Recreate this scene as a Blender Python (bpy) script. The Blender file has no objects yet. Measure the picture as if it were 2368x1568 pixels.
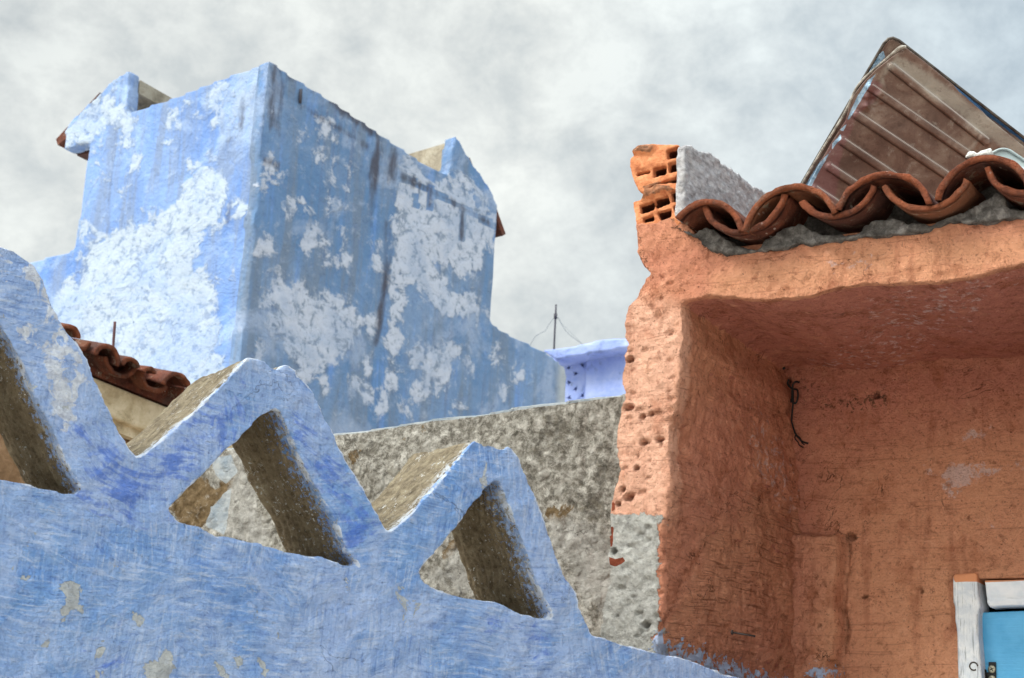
import bpy, math, random
import numpy as np
from mathutils import Matrix, Vector
from mathutils.geometry import tessellate_polygon
random.seed(7)
SC = bpy.context.scene
COL = SC.collection

# ------------------------------------------------------------------ camera
CX, CY, F = 1183.5, 784.0, 3616.0            # a picture 2367 units wide, 55 mm lens
PITCH, ROLL = math.radians(15.19), math.radians(3.08)
CAM = np.array([0.0, 0.0, 1.6])
_f = np.array([0, math.cos(PITCH), math.sin(PITCH)])
_r0 = np.array([1.0, 0, 0]); _u0 = np.array([0, -math.sin(PITCH), math.cos(PITCH)])
RIGHT = math.cos(ROLL) * _r0 + math.sin(ROLL) * _u0
UP = math.cos(ROLL) * _u0 - math.sin(ROLL) * _r0
cd = bpy.data.cameras.new('camera'); cam = bpy.data.objects.new('camera', cd); COL.objects.link(cam)
cam.matrix_world = Matrix([[RIGHT[i], UP[i], -_f[i], CAM[i]] for i in range(3)] + [[0, 0, 0, 1]])
cd.lens = 55; cd.sensor_width = 36; cd.clip_start = 0.05; cd.clip_end = 3000
cd.dof.use_dof = True; cd.dof.focus_distance = 3.5; cd.dof.aperture_fstop = 11.0
SC.camera = cam

# ------------------------------------------------------------------ sky, sun, exposure
SUN_EL, SUN_AZ = math.radians(47), math.radians(-118)     # azimuth clockwise from +Y (view direction)
w = bpy.data.worlds.new('World'); SC.world = w; w.use_nodes = True
nt = w.node_tree; nt.nodes.clear()
out = nt.nodes.new('ShaderNodeOutputWorld'); bg = nt.nodes.new('ShaderNodeBackground')
sky = nt.nodes.new('ShaderNodeTexSky'); sky.sky_type = 'NISHITA'; sky.sun_disc = False
sky.sun_elevation = SUN_EL; sky.sun_rotation = SUN_AZ; sky.air_density = 1.0; sky.dust_density = 2.0
tc = nt.nodes.new('ShaderNodeTexCoord')
def wn(scale, det, rough, dist, loc):
    mp = nt.nodes.new('ShaderNodeMapping'); mp.inputs['Location'].default_value = loc
    mp.inputs['Scale'].default_value = (1.0, 1.0, 1.25)
    nt.links.new(tc.outputs['Generated'], mp.inputs['Vector'])
    n = nt.nodes.new('ShaderNodeTexNoise'); n.inputs['Scale'].default_value = scale
    n.inputs['Detail'].default_value = det; n.inputs['Roughness'].default_value = rough
    n.inputs['Distortion'].default_value = dist
    nt.links.new(mp.outputs[0], n.inputs['Vector']); return n.outputs['Fac']
def wramp(fac, stops):
    r = nt.nodes.new('ShaderNodeValToRGB'); nt.links.new(fac, r.inputs[0])
    e = r.color_ramp.elements
    while len(e) > 1: e.remove(e[0])
    e[0].position = stops[0][0]; e[0].color = (*stops[0][1], 1)
    for p, c in stops[1:]:
        x = e.new(p); x.color = (*c, 1)
    return r.outputs[0]
def wmix(a, b, fac, mode='MIX'):
    m = nt.nodes.new('ShaderNodeMix'); m.data_type = 'RGBA'; m.blend_type = mode
    for v, i in ((fac, 0), (a, 6), (b, 7)):
        if isinstance(v, (float, int)): m.inputs[i].default_value = v
        elif isinstance(v, tuple): m.inputs[i].default_value = (*v, 1)
        else: nt.links.new(v, m.inputs[i])
    return m.outputs[2]
# overcast: clouds in units of the sky texture's own radiance (background strength 0.1)
big = wramp(wn(3.2, 3, .5, .2, (3.1, 1.7, .4)), [(.36, (4.9, 5.3, 5.55)), (.52, (5.55, 5.95, 6.15)), (.66, (6.2, 6.6, 6.75))])
fine = wramp(wn(17, 10, .66, .15, (.2, 5.2, 1.4)), [(.36, (.80, .82, .84)), (.5, (.97, .97, .97)), (.64, (1.13, 1.125, 1.11))])
cl = wmix(big, fine, 1.0, 'MULTIPLY')
sx = nt.nodes.new('ShaderNodeSeparateXYZ'); nt.links.new(tc.outputs['Generated'], sx.inputs[0])
el = wramp(sx.outputs['Z'], [(0, (1, 1, 1)), (.5, (1, 1, 1)), (.75, (1.9, 1.9, 1.9)), (1.0, (2.6, 2.6, 2.6))])
cl = wmix(cl, el, 1.0, 'MULTIPLY')
hz = wramp(sx.outputs['X'], [(0.0, (1.08, 1.05, .99)), (.30, (.78, .85, .90))])      # greyer, bluer air to the right
cl = wmix(cl, hz, 1.0, 'MULTIPLY')
sdv = (math.sin(SUN_AZ) * math.cos(SUN_EL), math.cos(SUN_AZ) * math.cos(SUN_EL), math.sin(SUN_EL))
dt = nt.nodes.new('ShaderNodeVectorMath'); dt.operation = 'DOT_PRODUCT'; nt.links.new(tc.outputs['Generated'], dt.inputs[0]); dt.inputs[1].default_value = (sdv[0] * .7, sdv[1] * 1.25, sdv[2] * .75)
glow = wramp(dt.outputs['Value'], [(0.25, (1, 1, 1)), (.6, (2.0, 2.0, 1.96)), (.95, (3.4, 3.35, 3.2))])       # sky glow added round the sun, behind the camera, to fill the recess
cl = wmix(cl, glow, 1.0, 'MULTIPLY')
fin = wmix(sky.outputs[0], cl, 0.93)
nt.links.new(fin, bg.inputs['Color']); bg.inputs['Strength'].default_value = 0.1
nt.links.new(bg.outputs[0], out.inputs[0])
sl = bpy.data.lights.new('sun', 'SUN'); so = bpy.data.objects.new('sun', sl); COL.objects.link(so)
sl.energy = 1.7; sl.angle = math.radians(14); sl.color = (1.0, .96, .9)
sd = Vector((math.sin(SUN_AZ) * math.cos(SUN_EL), math.cos(SUN_AZ) * math.cos(SUN_EL), math.sin(SUN_EL)))
so.rotation_euler = sd.to_track_quat('Z', 'Y').to_euler()
vs = SC.view_settings; vs.view_transform = 'Standard'; vs.look = 'None'; vs.gamma = 1; vs.exposure = 0.46
SC.render.engine = 'CYCLES'

# ------------------------------------------------------------------ numpy helpers
K = 2367 / 4096
def zc(x0, y0, s): return lambda pts: [((x0 + x * s) * K, (y0 + y * s) * K) for x, y in pts]
zA = zc(0, 1200, .9646); zB = zc(1200, 1500, .7734); z1 = zc(0, 150, .829); z2 = zc(900, 150, 1.0204)
z3 = zc(2400, 500, .7162); z4 = zc(3100, 50, .5422); z5 = zc(2450, 530, .3635); z6 = zc(0, 950, .6699)
z7 = zc(2300, 1950, .4865); z8 = zc(3750, 550, .2232); z9 = zc(3750, 2250, .2952); z10 = zc(2300, 900, 1.1567)
z11 = zc(250, 1250, .3189); z12 = zc(2000, 1150, .3188); z13 = zc(3000, 1400, .287); z14 = zc(3100, 1400, .8377)
zD = lambda p: list(p)
def ray(p): 
    return _f + RIGHT * (p[0] - CX) / F - UP * (p[1] - CY) / F
def project(P):
    d = np.asarray(P) - CAM; z = d @ _f
    return CX + F * (d @ RIGHT) / z, CY - F * (d @ UP) / z
def vp_dir(x, y):
    d = RIGHT * (x - CX) - UP * (y - CY) + _f * F; d[2] = 0
    return d / np.linalg.norm(d)
class Frame:
    """local X along the wall, Y up, Z out of the wall towards the viewer; through the point seen at px, Z metres deep"""
    def __init__(s, back, px, depth, up=None):
        s.O = CAM + ray(px) * depth
        s.Z = -np.asarray(back) / np.linalg.norm(back)
        u = np.array([0, 0, 1.0]) if up is None else up
        s.X = np.cross(u, s.Z); s.X /= np.linalg.norm(s.X); s.Y = np.cross(s.Z, s.X)
        s.M = Matrix([[s.X[i], s.Y[i], s.Z[i], s.O[i]] for i in range(3)] + [[0, 0, 0, 1]])
    def px(s, p, z=0.0):
        r = ray(p); O = s.O + s.Z * z
        t = ((O - CAM) @ s.Z) / (r @ s.Z); d = CAM + r * t - O
        return (float(d @ s.X), float(d @ s.Y))
    def poly(s, pts, z=0.0): return [s.px(p, z) for p in pts]
    def world(s, u, v, z=0.0): return s.O + s.X * u + s.Y * v + s.Z * z
    def floor(s): return -float(s.O[2])          # local Y of the ground

def _h(ix, iy, iz, seed):
    h = (ix * 374761393 + iy * 668265263 + iz * 2147483647 + seed * 974634777) & 0xffffffff
    h = ((h ^ (h >> 13)) * 1274126177) & 0xffffffff
    return ((h ^ (h >> 16)) & 0xffff) / 65535.0
def vnoise(P, seed=0):
    i = np.floor(P).astype(np.int64); f = P - i; u = f * f * (3 - 2 * f); r = 0
    for dx in (0, 1):
        for dy in (0, 1):
            for dz in (0, 1):
                wgt = (u[:, 0] if dx else 1 - u[:, 0]) * (u[:, 1] if dy else 1 - u[:, 1]) * (u[:, 2] if dz else 1 - u[:, 2])
                r = r + wgt * _h(i[:, 0] + dx, i[:, 1] + dy, i[:, 2] + dz, seed)
    return r * 2 - 1
def fbm(P, scale, octs=3, seed=0, g=.5):
    r = 0; a = 1; s = scale
    for k in range(octs):
        r = r + a * vnoise(P * s + 17.3 * k, seed + k); a *= g; s *= 2.03
    return r
def sdf(UV, poly):
    """signed distance, positive inside"""
    poly = np.asarray(poly, float); A = poly; B = np.roll(poly, -1, 0)
    d2 = np.full(len(UV), 1e18); ins = np.zeros(len(UV), bool)
    for a, b in zip(A, B):
        ab = b - a; ap = UV - a
        t = np.clip((ap @ ab) / max(ab @ ab, 1e-12), 0, 1)
        q = ap - t[:, None] * ab; d2 = np.minimum(d2, (q * q).sum(1))
        c = (a[1] > UV[:, 1]) != (b[1] > UV[:, 1])
        if abs(b[1] - a[1]) > 1e-12:
            ins ^= c & (UV[:, 0] < (b[0] - a[0]) * (UV[:, 1] - a[1]) / (b[1] - a[1]) + a[0])
    return np.where(ins, 1, -1) * np.sqrt(d2)
def field(UV, polys, wd):
    r = np.full(len(UV), -2.5)
    for p in polys:
        p = np.asarray(p); lo = p.min(0) - 2.5 * wd; hi = p.max(0) + 2.5 * wd
        k = np.where(((UV >= lo) & (UV <= hi)).all(1))[0]
        if len(k): r[k] = np.maximum(r[k], np.clip(sdf(UV[k], p) / wd, -2.5, 1))
    return r
def ell(cx, cy, rx, ry=None, a=0, n=12):
    ry = rx if ry is None else ry; ca, sa = math.cos(a), math.sin(a)
    return [(cx + rx * math.cos(t) * ca - ry * math.sin(t) * sa, cy + rx * math.cos(t) * sa + ry * math.sin(t) * ca)
            for t in [2 * math.pi * k / n for k in range(n)]]

# ------------------------------------------------------------------ objects
WORLD = {}
def place(o, M, parent=None):
    """M is the world matrix wanted"""
    o.parent = parent; WORLD[o.name] = M.copy()
    if parent is not None: o.matrix_parent_inverse = WORLD[parent.name].inverted()
    o.matrix_basis = M
def tag(o, label=None, cat=None, group=None, kind=None):
    for k, v in (('label', label), ('category', cat), ('group', group), ('kind', kind)):
        if v: o[k] = v
    return o
def empty(name, loc, label, cat, group=None):
    o = bpy.data.objects.new(name, None); COL.objects.link(o)
    o.matrix_basis = Matrix.Translation(Vector(loc)); WORLD[o.name] = Matrix.Translation(Vector(loc))
    o.empty_display_size = .1
    return tag(o, label, cat, group)
def mesh_obj(name, V, Fc, mat, M=Matrix(), parent=None, attrs=None, normals=None, smooth=True):
    me = bpy.data.meshes.new(name); V = np.asarray(V, np.float32)
    me.from_pydata([], [], []) 
    me.vertices.add(len(V)); me.vertices.foreach_set('co', V.ravel())
    if isinstance(Fc, np.ndarray):
        n, k = Fc.shape; loops = Fc.ravel().astype(np.int32)
        starts = np.arange(n, dtype=np.int32) * k
    else:
        loops = np.array([i for f in Fc for i in f], np.int32); ln = np.array([len(f) for f in Fc], np.int32)
        starts = np.concatenate([[0], np.cumsum(ln)[:-1]]).astype(np.int32); n = len(Fc)
    me.loops.add(len(loops)); me.loops.foreach_set('vertex_index', loops)
    me.polygons.add(n); me.polygons.foreach_set('loop_start', starts)
    me.update(calc_edges=True); me.validate()
    me.polygons.foreach_set('use_smooth', np.full(len(me.polygons), smooth, bool))
    for k, a in (attrs or {}).items():
        at = me.attributes.new(k, 'FLOAT', 'POINT'); at.data.foreach_set('value', np.asarray(a, np.float32))
    if normals is not None: me.normals_split_custom_set_from_vertices([tuple(x) for x in normals.tolist()])
    for m in (mat if isinstance(mat, (list, tuple)) else [mat]): me.materials.append(m)
    o = bpy.data.objects.new(name, me); COL.objects.link(o); place(o, M, parent)
    return o
def prism(polys, z1_, z0_):
    """polygon (first outer, then holes) extruded between two local heights"""
    loops = [[Vector((u, v, 0)) for u, v in p] for p in polys]
    tri = tessellate_polygon(loops); pts = [q for p in polys for q in p]; n = len(pts)
    V = [(u, v, z1_) for u, v in pts] + [(u, v, z0_) for u, v in pts]; Fs = []
    for t in tri:
        a, b, c = t; P = [pts[i] for i in t]
        ar = (P[1][0] - P[0][0]) * (P[2][1] - P[0][1]) - (P[2][0] - P[0][0]) * (P[1][1] - P[0][1])
        if ar < 0: a, c = c, a
        Fs.append((a, b, c)); Fs.append((c + n, b + n, a + n))
    s = 0
    for k, p in enumerate(polys):
        m = len(p); ar = sum(p[i][0] * p[(i + 1) % m][1] - p[(i + 1) % m][0] * p[i][1] for i in range(m))
        fwd = (ar > 0) == (k == 0)
        for i in range(m):
            a, b = s + i, s + (i + 1) % m
            Fs.append((b, a, a + n, b + n) if fwd else (a, b, b + n, a + n))
        s += m
    return V, Fs
def remesh(pieces, voxel, smooth=4, fac=.5):
    """pieces: list of (V, F) closed solids in one frame -> one organic skin (V, quads)"""
    V = []; Fs = []
    for v, f in pieces:
        b = len(V); V += [tuple(x) for x in v]; Fs += [tuple(i + b for i in q) for q in f]
    me = bpy.data.meshes.new('tmp'); me.from_pydata(V, [], Fs); me.update()
    o = bpy.data.objects.new('tmp', me); COL.objects.link(o)
    m = o.modifiers.new('r', 'REMESH'); m.mode = 'VOXEL'; m.voxel_size = voxel; m.adaptivity = 0
    if smooth:
        s = o.modifiers.new('s', 'SMOOTH'); s.factor = fac; s.iterations = smooth
    dg = bpy.context.evaluated_depsgraph_get(); e = o.evaluated_get(dg); em = e.to_mesh()
    n = len(em.vertices); A = np.empty(n * 3, np.float32); em.vertices.foreach_get('co', A)
    N = np.empty(n * 3, np.float32); em.vertices.foreach_get('normal', N)
    L = np.empty(len(em.loops), np.int32); em.loops.foreach_get('vertex_index', L)
    T = np.empty(len(em.polygons), np.int32); em.polygons.foreach_get('loop_total', T)
    if (T == 4).all(): Q = L.reshape(-1, 4)
    else:
        Q = []; i = 0
        for t in T: Q.append(tuple(L[i:i + t])); i += t
    e.to_mesh_clear(); bpy.data.objects.remove(o); bpy.data.meshes.remove(me)
    return A.reshape(-1, 3).astype(float), N.reshape(-1, 3).astype(float), Q
def vnormals(V, Q):
    a, b, c, d = (V[Q[:, i]] for i in range(4)); n = np.cross(c - a, d - b)
    N = np.zeros_like(V)
    for i in range(4): np.add.at(N, Q[:, i], n)
    return N / np.maximum(np.linalg.norm(N, axis=1, keepdims=True), 1e-9)
def split(V, Q, lab, names, mat, M, parent, attrs):
    N = vnormals(V, Q); obs = []
    for k, nm in enumerate(names):
        q = Q[lab == k]
        if not len(q): continue
        idx, inv = np.unique(q, return_inverse=True)
        obs.append(mesh_obj(nm, V[idx], inv.reshape(-1, 4), mat[k] if isinstance(mat, list) else mat, M, parent,
                            {a: x[idx] for a, x in attrs.items()}, N[idx]))
    return obs
def boxm(x0, x1, y0, y1, z0, z1_): return prism([[(x0, y0), (x1, y0), (x1, y1), (x0, y1)]], z1_, z0)
def bev(o, wd=.003, seg=2):
    b = o.modifiers.new('bevel', 'BEVEL'); b.width = wd; b.segments = seg; b.limit_method = 'ANGLE'; b.angle_limit = .6
    return o
def tube(path, rad, sides=10, closed_ends=True):
    P = [np.asarray(p, float) for p in path]; V = []; Fs = []; prev = None
    for i, p in enumerate(P):
        t = P[min(i + 1, len(P) - 1)] - P[max(i - 1, 0)]; t /= max(np.linalg.norm(t), 1e-9)
        a = np.cross(t, [0, 0, 1.0]) if prev is None else prev - t * (prev @ t)
        if np.linalg.norm(a) < 1e-4: a = np.cross(t, [0, 1.0, 0])
        a /= np.linalg.norm(a); b = np.cross(t, a); prev = a
        r = rad[i] if hasattr(rad, '__len__') else rad
        for k in range(sides):
            an = 2 * math.pi * k / sides; V.append(p + r * (a * math.cos(an) + b * math.sin(an)))
    for i in range(len(P) - 1):
        for k in range(sides):
            k2 = (k + 1) % sides; Fs.append((i * sides + k, i * sides + k2, (i + 1) * sides + k2, (i + 1) * sides + k))
    if closed_ends:
        Fs.append(tuple(range(sides))[::-1]); Fs.append(tuple((len(P) - 1) * sides + k for k in range(sides)))
    return V, Fs
def merge(*ps):
    V = []; Fs = []
    for v, f in ps:
        b = len(V); V += [tuple(x) for x in v]; Fs += [tuple(i + b for i in q) for q in f]
    return V, Fs
def spline(pts, n=6):
    P = [np.asarray(p, float) for p in pts]; P = [2 * P[0] - P[1]] + P + [2 * P[-1] - P[-2]]; o = []
    for i in range(1, len(P) - 2):
        for k in range(n):
            t = k / n; a, b, c, d = P[i - 1:i + 3]
            o.append(.5 * (2 * b + (c - a) * t + (2 * a - 5 * b + 4 * c - d) * t * t + (3 * b - a - 3 * c + d) * t ** 3))
    o.append(P[-2]); return o
def rough_poly(p, step, amp, seed=0, close=True):
    """resample an outline and roughen it"""
    o = []; p = [np.asarray(q, float) for q in p]; n = len(p)
    for i in range(n if close else n - 1):
        a, b = p[i], p[(i + 1) % n]; m = max(1, int(np.linalg.norm(b - a) / step))
        for k in range(m): o.append(a + (b - a) * k / m)
    o = np.array(o); q = np.c_[o, np.zeros(len(o))]
    o[:, 0] += amp * fbm(q, .35 / step, 2, seed); o[:, 1] += amp * fbm(q, .35 / step, 2, seed + 9)
    return [tuple(x) for x in o]

# ------------------------------------------------------------------ materials
def lin(r, g, b): return tuple(((c / 255) / 12.92 if c <= 10 else ((c / 255 + .055) / 1.055) ** 2.4) for c in (r, g, b))
class Mat:
    def __init__(s, name, rough=.9, spec=.2):
        s.m = bpy.data.materials.new(name); s.m.use_nodes = True; s.t = s.m.node_tree
        s.b = s.t.nodes['Principled BSDF']; s.b.inputs['Roughness'].default_value = rough
        s.b.inputs['Specular IOR Level'].default_value = spec
        s.tc = s.t.nodes.new('ShaderNodeTexCoord'); s.P = s.tc.outputs['Object']; s.h = None
    def _set(s, inp, v):
        if v is None: return
        if isinstance(v, bpy.types.NodeSocket): s.t.links.new(v, inp)
        elif isinstance(v, tuple) and len(v) == 3 and inp.type == 'RGBA': inp.default_value = (*v, 1)
        else: inp.default_value = v
    def map(s, scale=(1, 1, 1), rot=(0, 0, 0), loc=(0, 0, 0), vec=None):
        n = s.t.nodes.new('ShaderNodeMapping'); s._set(n.inputs[0], vec or s.P)
        n.inputs['Scale'].default_value = scale; n.inputs['Rotation'].default_value = rot; n.inputs['Location'].default_value = loc
        return n.outputs[0]
    def noise(s, scale, det=4, rough=.55, dist=0.0, vec=None, color=False):
        n = s.t.nodes.new('ShaderNodeTexNoise'); s._set(n.inputs['Vector'], vec or s.P)
        for k, v in (('Scale', scale), ('Detail', det), ('Roughness', rough), ('Distortion', dist)): n.inputs[k].default_value = v
        return n.outputs['Color' if color else 'Fac']
    def vor(s, scale, feat='F1', out='Distance', vec=None, rand=1.0):
        n = s.t.nodes.new('ShaderNodeTexVoronoi'); n.feature = feat; s._set(n.inputs['Vector'], vec or s.P)
        n.inputs['Scale'].default_value = scale; n.inputs['Randomness'].default_value = rand; return n.outputs[out]
    def attr(s, name):
        n = s.t.nodes.new('ShaderNodeAttribute'); n.attribute_name = name; return n.outputs['Fac']
    def math(s, op, a, b=None, c=None):
        n = s.t.nodes.new('ShaderNodeMath'); n.operation = op
        for i, v in enumerate((a, b, c)): 
            if v is not None: s._set(n.inputs[i], v)
        return n.outputs[0]
    def vmath(s, op, a, b=None):
        n = s.t.nodes.new('ShaderNodeVectorMath'); n.operation = op; s._set(n.inputs[0], a)
        if b is not None: s._set(n.inputs[1], b)
        return n.outputs[0]
    def ss(s, v, lo, hi, a=0.0, b=1.0):
        n = s.t.nodes.new('ShaderNodeMapRange'); n.interpolation_type = 'SMOOTHSTEP' if a <= b else 'SMOOTHSTEP'
        s._set(n.inputs[0], v); n.inputs[1].default_value = lo; n.inputs[2].default_value = hi
        n.inputs[3].default_value = a; n.inputs[4].default_value = b; return n.outputs[0]
    def mix(s, f, a, b, mode='MIX'):
        n = s.t.nodes.new('ShaderNodeMix'); n.data_type = 'RGBA'; n.blend_type = mode
        s._set(n.inputs[0], f); s._set(n.inputs[6], a); s._set(n.inputs[7], b); return n.outputs[2]
    def ramp(s, f, stops):
        r = s.t.nodes.new('ShaderNodeValToRGB'); s._set(r.inputs[0], f); e = r.color_ramp.elements
        while len(e) > 1: e.remove(e[0])
        e[0].position = stops[0][0]; e[0].color = (*stops[0][1], 1)
        for p, c in stops[1:]:
            x = e.new(p); x.color = (*c, 1)
        return r.outputs[0]
    def xyz(s, vec=None):
        n = s.t.nodes.new('ShaderNodeSeparateXYZ'); s._set(n.inputs[0], vec or s.P); return n.outputs
    def comb(s, x, y, z):
        n = s.t.nodes.new('ShaderNodeCombineXYZ')
        for i, v in enumerate((x, y, z)): s._set(n.inputs[i], v)
        return n.outputs[0]
    def color(s, c): s._set(s.b.inputs['Base Color'], c)
    def bump(s, *hs):
        """hs: (height socket, metres)"""
        nrm = None
        for h, d in hs:
            n = s.t.nodes.new('ShaderNodeBump'); n.inputs['Distance'].default_value = d; s._set(n.inputs['Height'], h)
            if nrm is not None: s.t.links.new(nrm, n.inputs['Normal'])
            nrm = n.outputs[0]
        s.t.links.new(nrm, s.b.inputs['Normal'])
def strokes(M, cells, fine, ratio, off=0.0, base=0.0, spread=1.0):
    """brush strokes: cells of paint work, each with its own direction"""
    wob = M.vmath('ADD', M.P, M.vmath('SCALE', M.noise(cells * 1.3, 2, .5, color=True)))
    wob = M.vmath('ADD', M.P, M.vmath('MULTIPLY', M.noise(cells * 1.6, 2, .5, color=True), (.22, .22, .22)))
    wob = M.map(loc=(off, off * 2, 0), vec=wob)
    c = M.vor(cells, 'F1', 'Color', wob); ang = M.math('MULTIPLY_ADD', M.xyz(c)[0], spread, base)
    r = M.t.nodes.new('ShaderNodeVectorRotate'); r.rotation_type = 'Z_AXIS'
    bent = M.vmath('ADD', M.P, M.vmath('MULTIPLY', M.noise(cells * 2, 1, .5, color=True), (.05, .05, .05)))
    M._set(r.inputs['Vector'], bent); M._set(r.inputs['Angle'], ang)
    v = M.map(scale=(fine / ratio, fine, fine), vec=r.outputs[0])
    return M.noise(1.0, 4, .6, .3, v), c

def grit(M, col, sc, dk, lt, k=1.0, vec=None):
    """crusty limewash: crevice shade and lit high spots painted in by noise"""
    g = M.noise(sc, 6, .76, .3, vec); g2 = M.noise(sc * 2.6, 4, .74, .1, vec)
    col = M.mix(M.ss(g, .47, .34, 0, .62 * k), col, dk, 'MULTIPLY')  # micro-shadow painted into noise hollows, highlights onto noise peaks
    col = M.mix(M.ss(g, .54, .70, 0, .55 * k), col, lt)
    col = M.mix(M.ss(g2, .40, .30, 0, .75 * k), col, dk, 'MULTIPLY')
    return col, g, g2
def crack(M, sc, wd=.012, seed=0):
    v = M.noise(sc, 6, .62, .8, M.map(loc=(seed, seed * 1.7, 0)))
    l = M.ss(M.math('ABSOLUTE', M.math('SUBTRACT', v, .5)), wd, wd * .2)
    return M.math('MULTIPLY', l, M.ss(M.noise(sc * 1.4, 2, .5, 0, M.map(loc=(0, seed + 4, 2))), .56, .64))
def mat_blue_wall():
    M = Mat('blue_limewash', .78, .3)
    s3, c1 = strokes(M, 4.2, 90, 7, 0, -.5, 2.2)
    wv = M.vmath('ADD', M.P, M.vmath('MULTIPLY', M.noise(2.2, 2, .5, color=True), (.12, .12, .12)))
    s1 = M.noise(1.0, 5, .66, .2, M.map(scale=(14, 150, 60), rot=(0, 0, .26), vec=wv))
    s2 = M.noise(1.0, 5, .66, .2, M.map(scale=(130, 11, 60), rot=(0, 0, .12), vec=wv))
    lo = M.noise(2.6, 4, .62, .5); mid = M.noise(9, 5, .68, .4); pick = M.noise(3.1, 3, .55, .3, M.map(loc=(4, 2, 1)))
    col = M.mix(M.ss(lo, .36, .62), lin(116, 158, 216), lin(152, 178, 226))
    col = M.mix(M.ss(mid, .44, .66, 0, .75), col, lin(166, 188, 228))
    col = M.mix(M.ss(M.noise(5, 5, .7, .6, M.map(loc=(7, 1, 3))), .52, .66, 0, .7), col, lin(104, 150, 216))
    w1 = M.ss(pick, .42, .6); w2 = M.math('SUBTRACT', 1.0, w1)
    lt = M.math('ADD', M.math('MULTIPLY', M.ss(s1, .5, .66), M.math('MULTIPLY_ADD', w1, .6, .15)), M.math('MULTIPLY', M.ss(s2, .5, .66), M.math('MULTIPLY_ADD', w2, .6, .1)))
    lt = M.math('MULTIPLY', M.math('ADD', lt, M.ss(s3, .54, .68, 0, .5)), 1.0)
    col = M.mix(lt, col, lin(186, 203, 234))
    dk = M.math('ADD', M.math('MULTIPLY', M.ss(s1, .46, .33), M.math('MULTIPLY_ADD', w1, .5, .15)), M.math('MULTIPLY', M.ss(s2, .46, .33), M.math('MULTIPLY_ADD', w2, .5, .15)))
    dk = M.math('MULTIPLY', M.math('ADD', dk, M.ss(s3, .45, .3, 0, .5)), .85)
    col = M.mix(dk, col, lin(86, 122, 190))
    lay = M.ss(M.noise(3.6, 6, .6, 1.2, M.map(loc=(9, 2, 5))), .515, .535); col = M.mix(M.math('MULTIPLY', lay, .35), col, lin(172, 192, 232))
    n = M.noise(26, 5, .62, .6)
    # older, deeper blue and worn, chalky areas
    dp = M.math('ADD', M.attr('deep'), M.math('MULTIPLY_ADD', s3, 4.6, -2.1))
    dp2 = M.math('ADD', dp, M.math('MULTIPLY_ADD', n, 3.6, -1.8))
    col = M.mix(M.ss(dp2, -.1, 1.2, 0, .8), col, lin(72, 114, 206))
    ch = M.math('ADD', M.attr('chalk'), M.math('MULTIPLY_ADD', n, 3.6, -1.85))
    chm = M.ss(ch, .0, .22)
    col = M.mix(chm, col, M.ramp(M.noise(60, 4, .6), [(.35, lin(182, 190, 210)), (.65, lin(218, 224, 236))]))
    we = M.math('ADD', M.attr('wear'), M.math('MULTIPLY_ADD', M.noise(18, 5, .7, .3), 4.4, -2.3)); wem = M.ss(we, 0, .35, 0, .85)
    col = M.mix(wem, col, lin(214, 222, 238))
    # flakes gone to the plaster underneath
    fl = M.math('ADD', M.attr('flake'), M.math('MULTIPLY_ADD', M.noise(45, 4, .6, .4), 1.6, -.85)); flm = M.ss(fl, 0, .07); fl3 = M.math('MULTIPLY', M.ss(M.noise(10, 6, .72, .8, M.map(loc=(2, 7, 0))), .665, .672), .9); flm = M.math('MAXIMUM', flm, fl3)
    col = M.mix(flm, col, M.ramp(M.noise(35, 4, .6), [(.35, lin(160, 166, 174)), (.65, lin(196, 200, 202))]))
    sp = M.vor(38, 'F1'); spm = M.ss(sp, .1, .06); spk = M.math('MULTIPLY', spm, M.ss(M.noise(7, 2), .56, .6))
    col = M.mix(M.math('MULTIPLY', spk, .55), col, lin(66, 86, 150))
    col, g1, g2 = grit(M, col, 44, (.50, .56, .72), lin(198, 212, 238), .52)
    ck = crack(M, 3.0, .0032, 2); col = M.mix(M.math('MULTIPLY', ck, .55), col, lin(70, 84, 120))
    # bare render on the sides, deeper than the painted face
    z = M.xyz()[2]; na = M.noise(55, 5, .7); nb = M.noise(9, 2, .5)
    edge = M.math('ADD', M.math('MULTIPLY_ADD', na, .05, -.025), M.math('MULTIPLY_ADD', nb, .04, -.02))
    edge = M.math('ADD', edge, M.math('MULTIPLY', M.attr('splash'), M.math('MULTIPLY_ADD', M.noise(95, 4, .8), 1.5, -.66)))
    side = M.math('MULTIPLY', M.ss(M.math('ADD', z, M.math('MULTIPLY', edge, .5)), -.008, -.013), M.ss(M.attr('side'), .3, .7))
    brn = M.ramp(M.noise(40, 6, .7, .2), [(.3, lin(100, 88, 70)), (.5, lin(146, 132, 108)), (.7, lin(180, 168, 142))])
    brn = M.mix(M.math('MULTIPLY', M.attr('under'), .75), brn, M.ramp(M.noise(30, 6, .7, .2), [(.3, lin(112, 96, 76)), (.5, lin(150, 134, 110)), (.72, lin(186, 172, 148))]))
    brn, _a, _b = grit(M, brn, 60, (.38, .34, .30), lin(186, 174, 148), .9)
    drop = M.math('MULTIPLY', M.ss(M.noise(85, 3, .8), .60, .64), M.ss(M.noise(11, 4, .7), .44, .56))
    brn = M.mix(drop, brn, lin(225, 226, 226))
    rim = M.math('MULTIPLY', M.ss(z, -.045, -.012), M.ss(M.noise(80, 4, .7), .44, .56))
    brn = M.mix(M.math('MULTIPLY', rim, .9), brn, lin(220, 226, 234))
    M.color(M.mix(side, col, brn))
    fr = M.math('SUBTRACT', 1.0, side)
    gr_ = M.noise(260, 3, .7)
    rough_side = M.math('MULTIPLY', side, M.noise(90, 5, .7))
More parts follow.
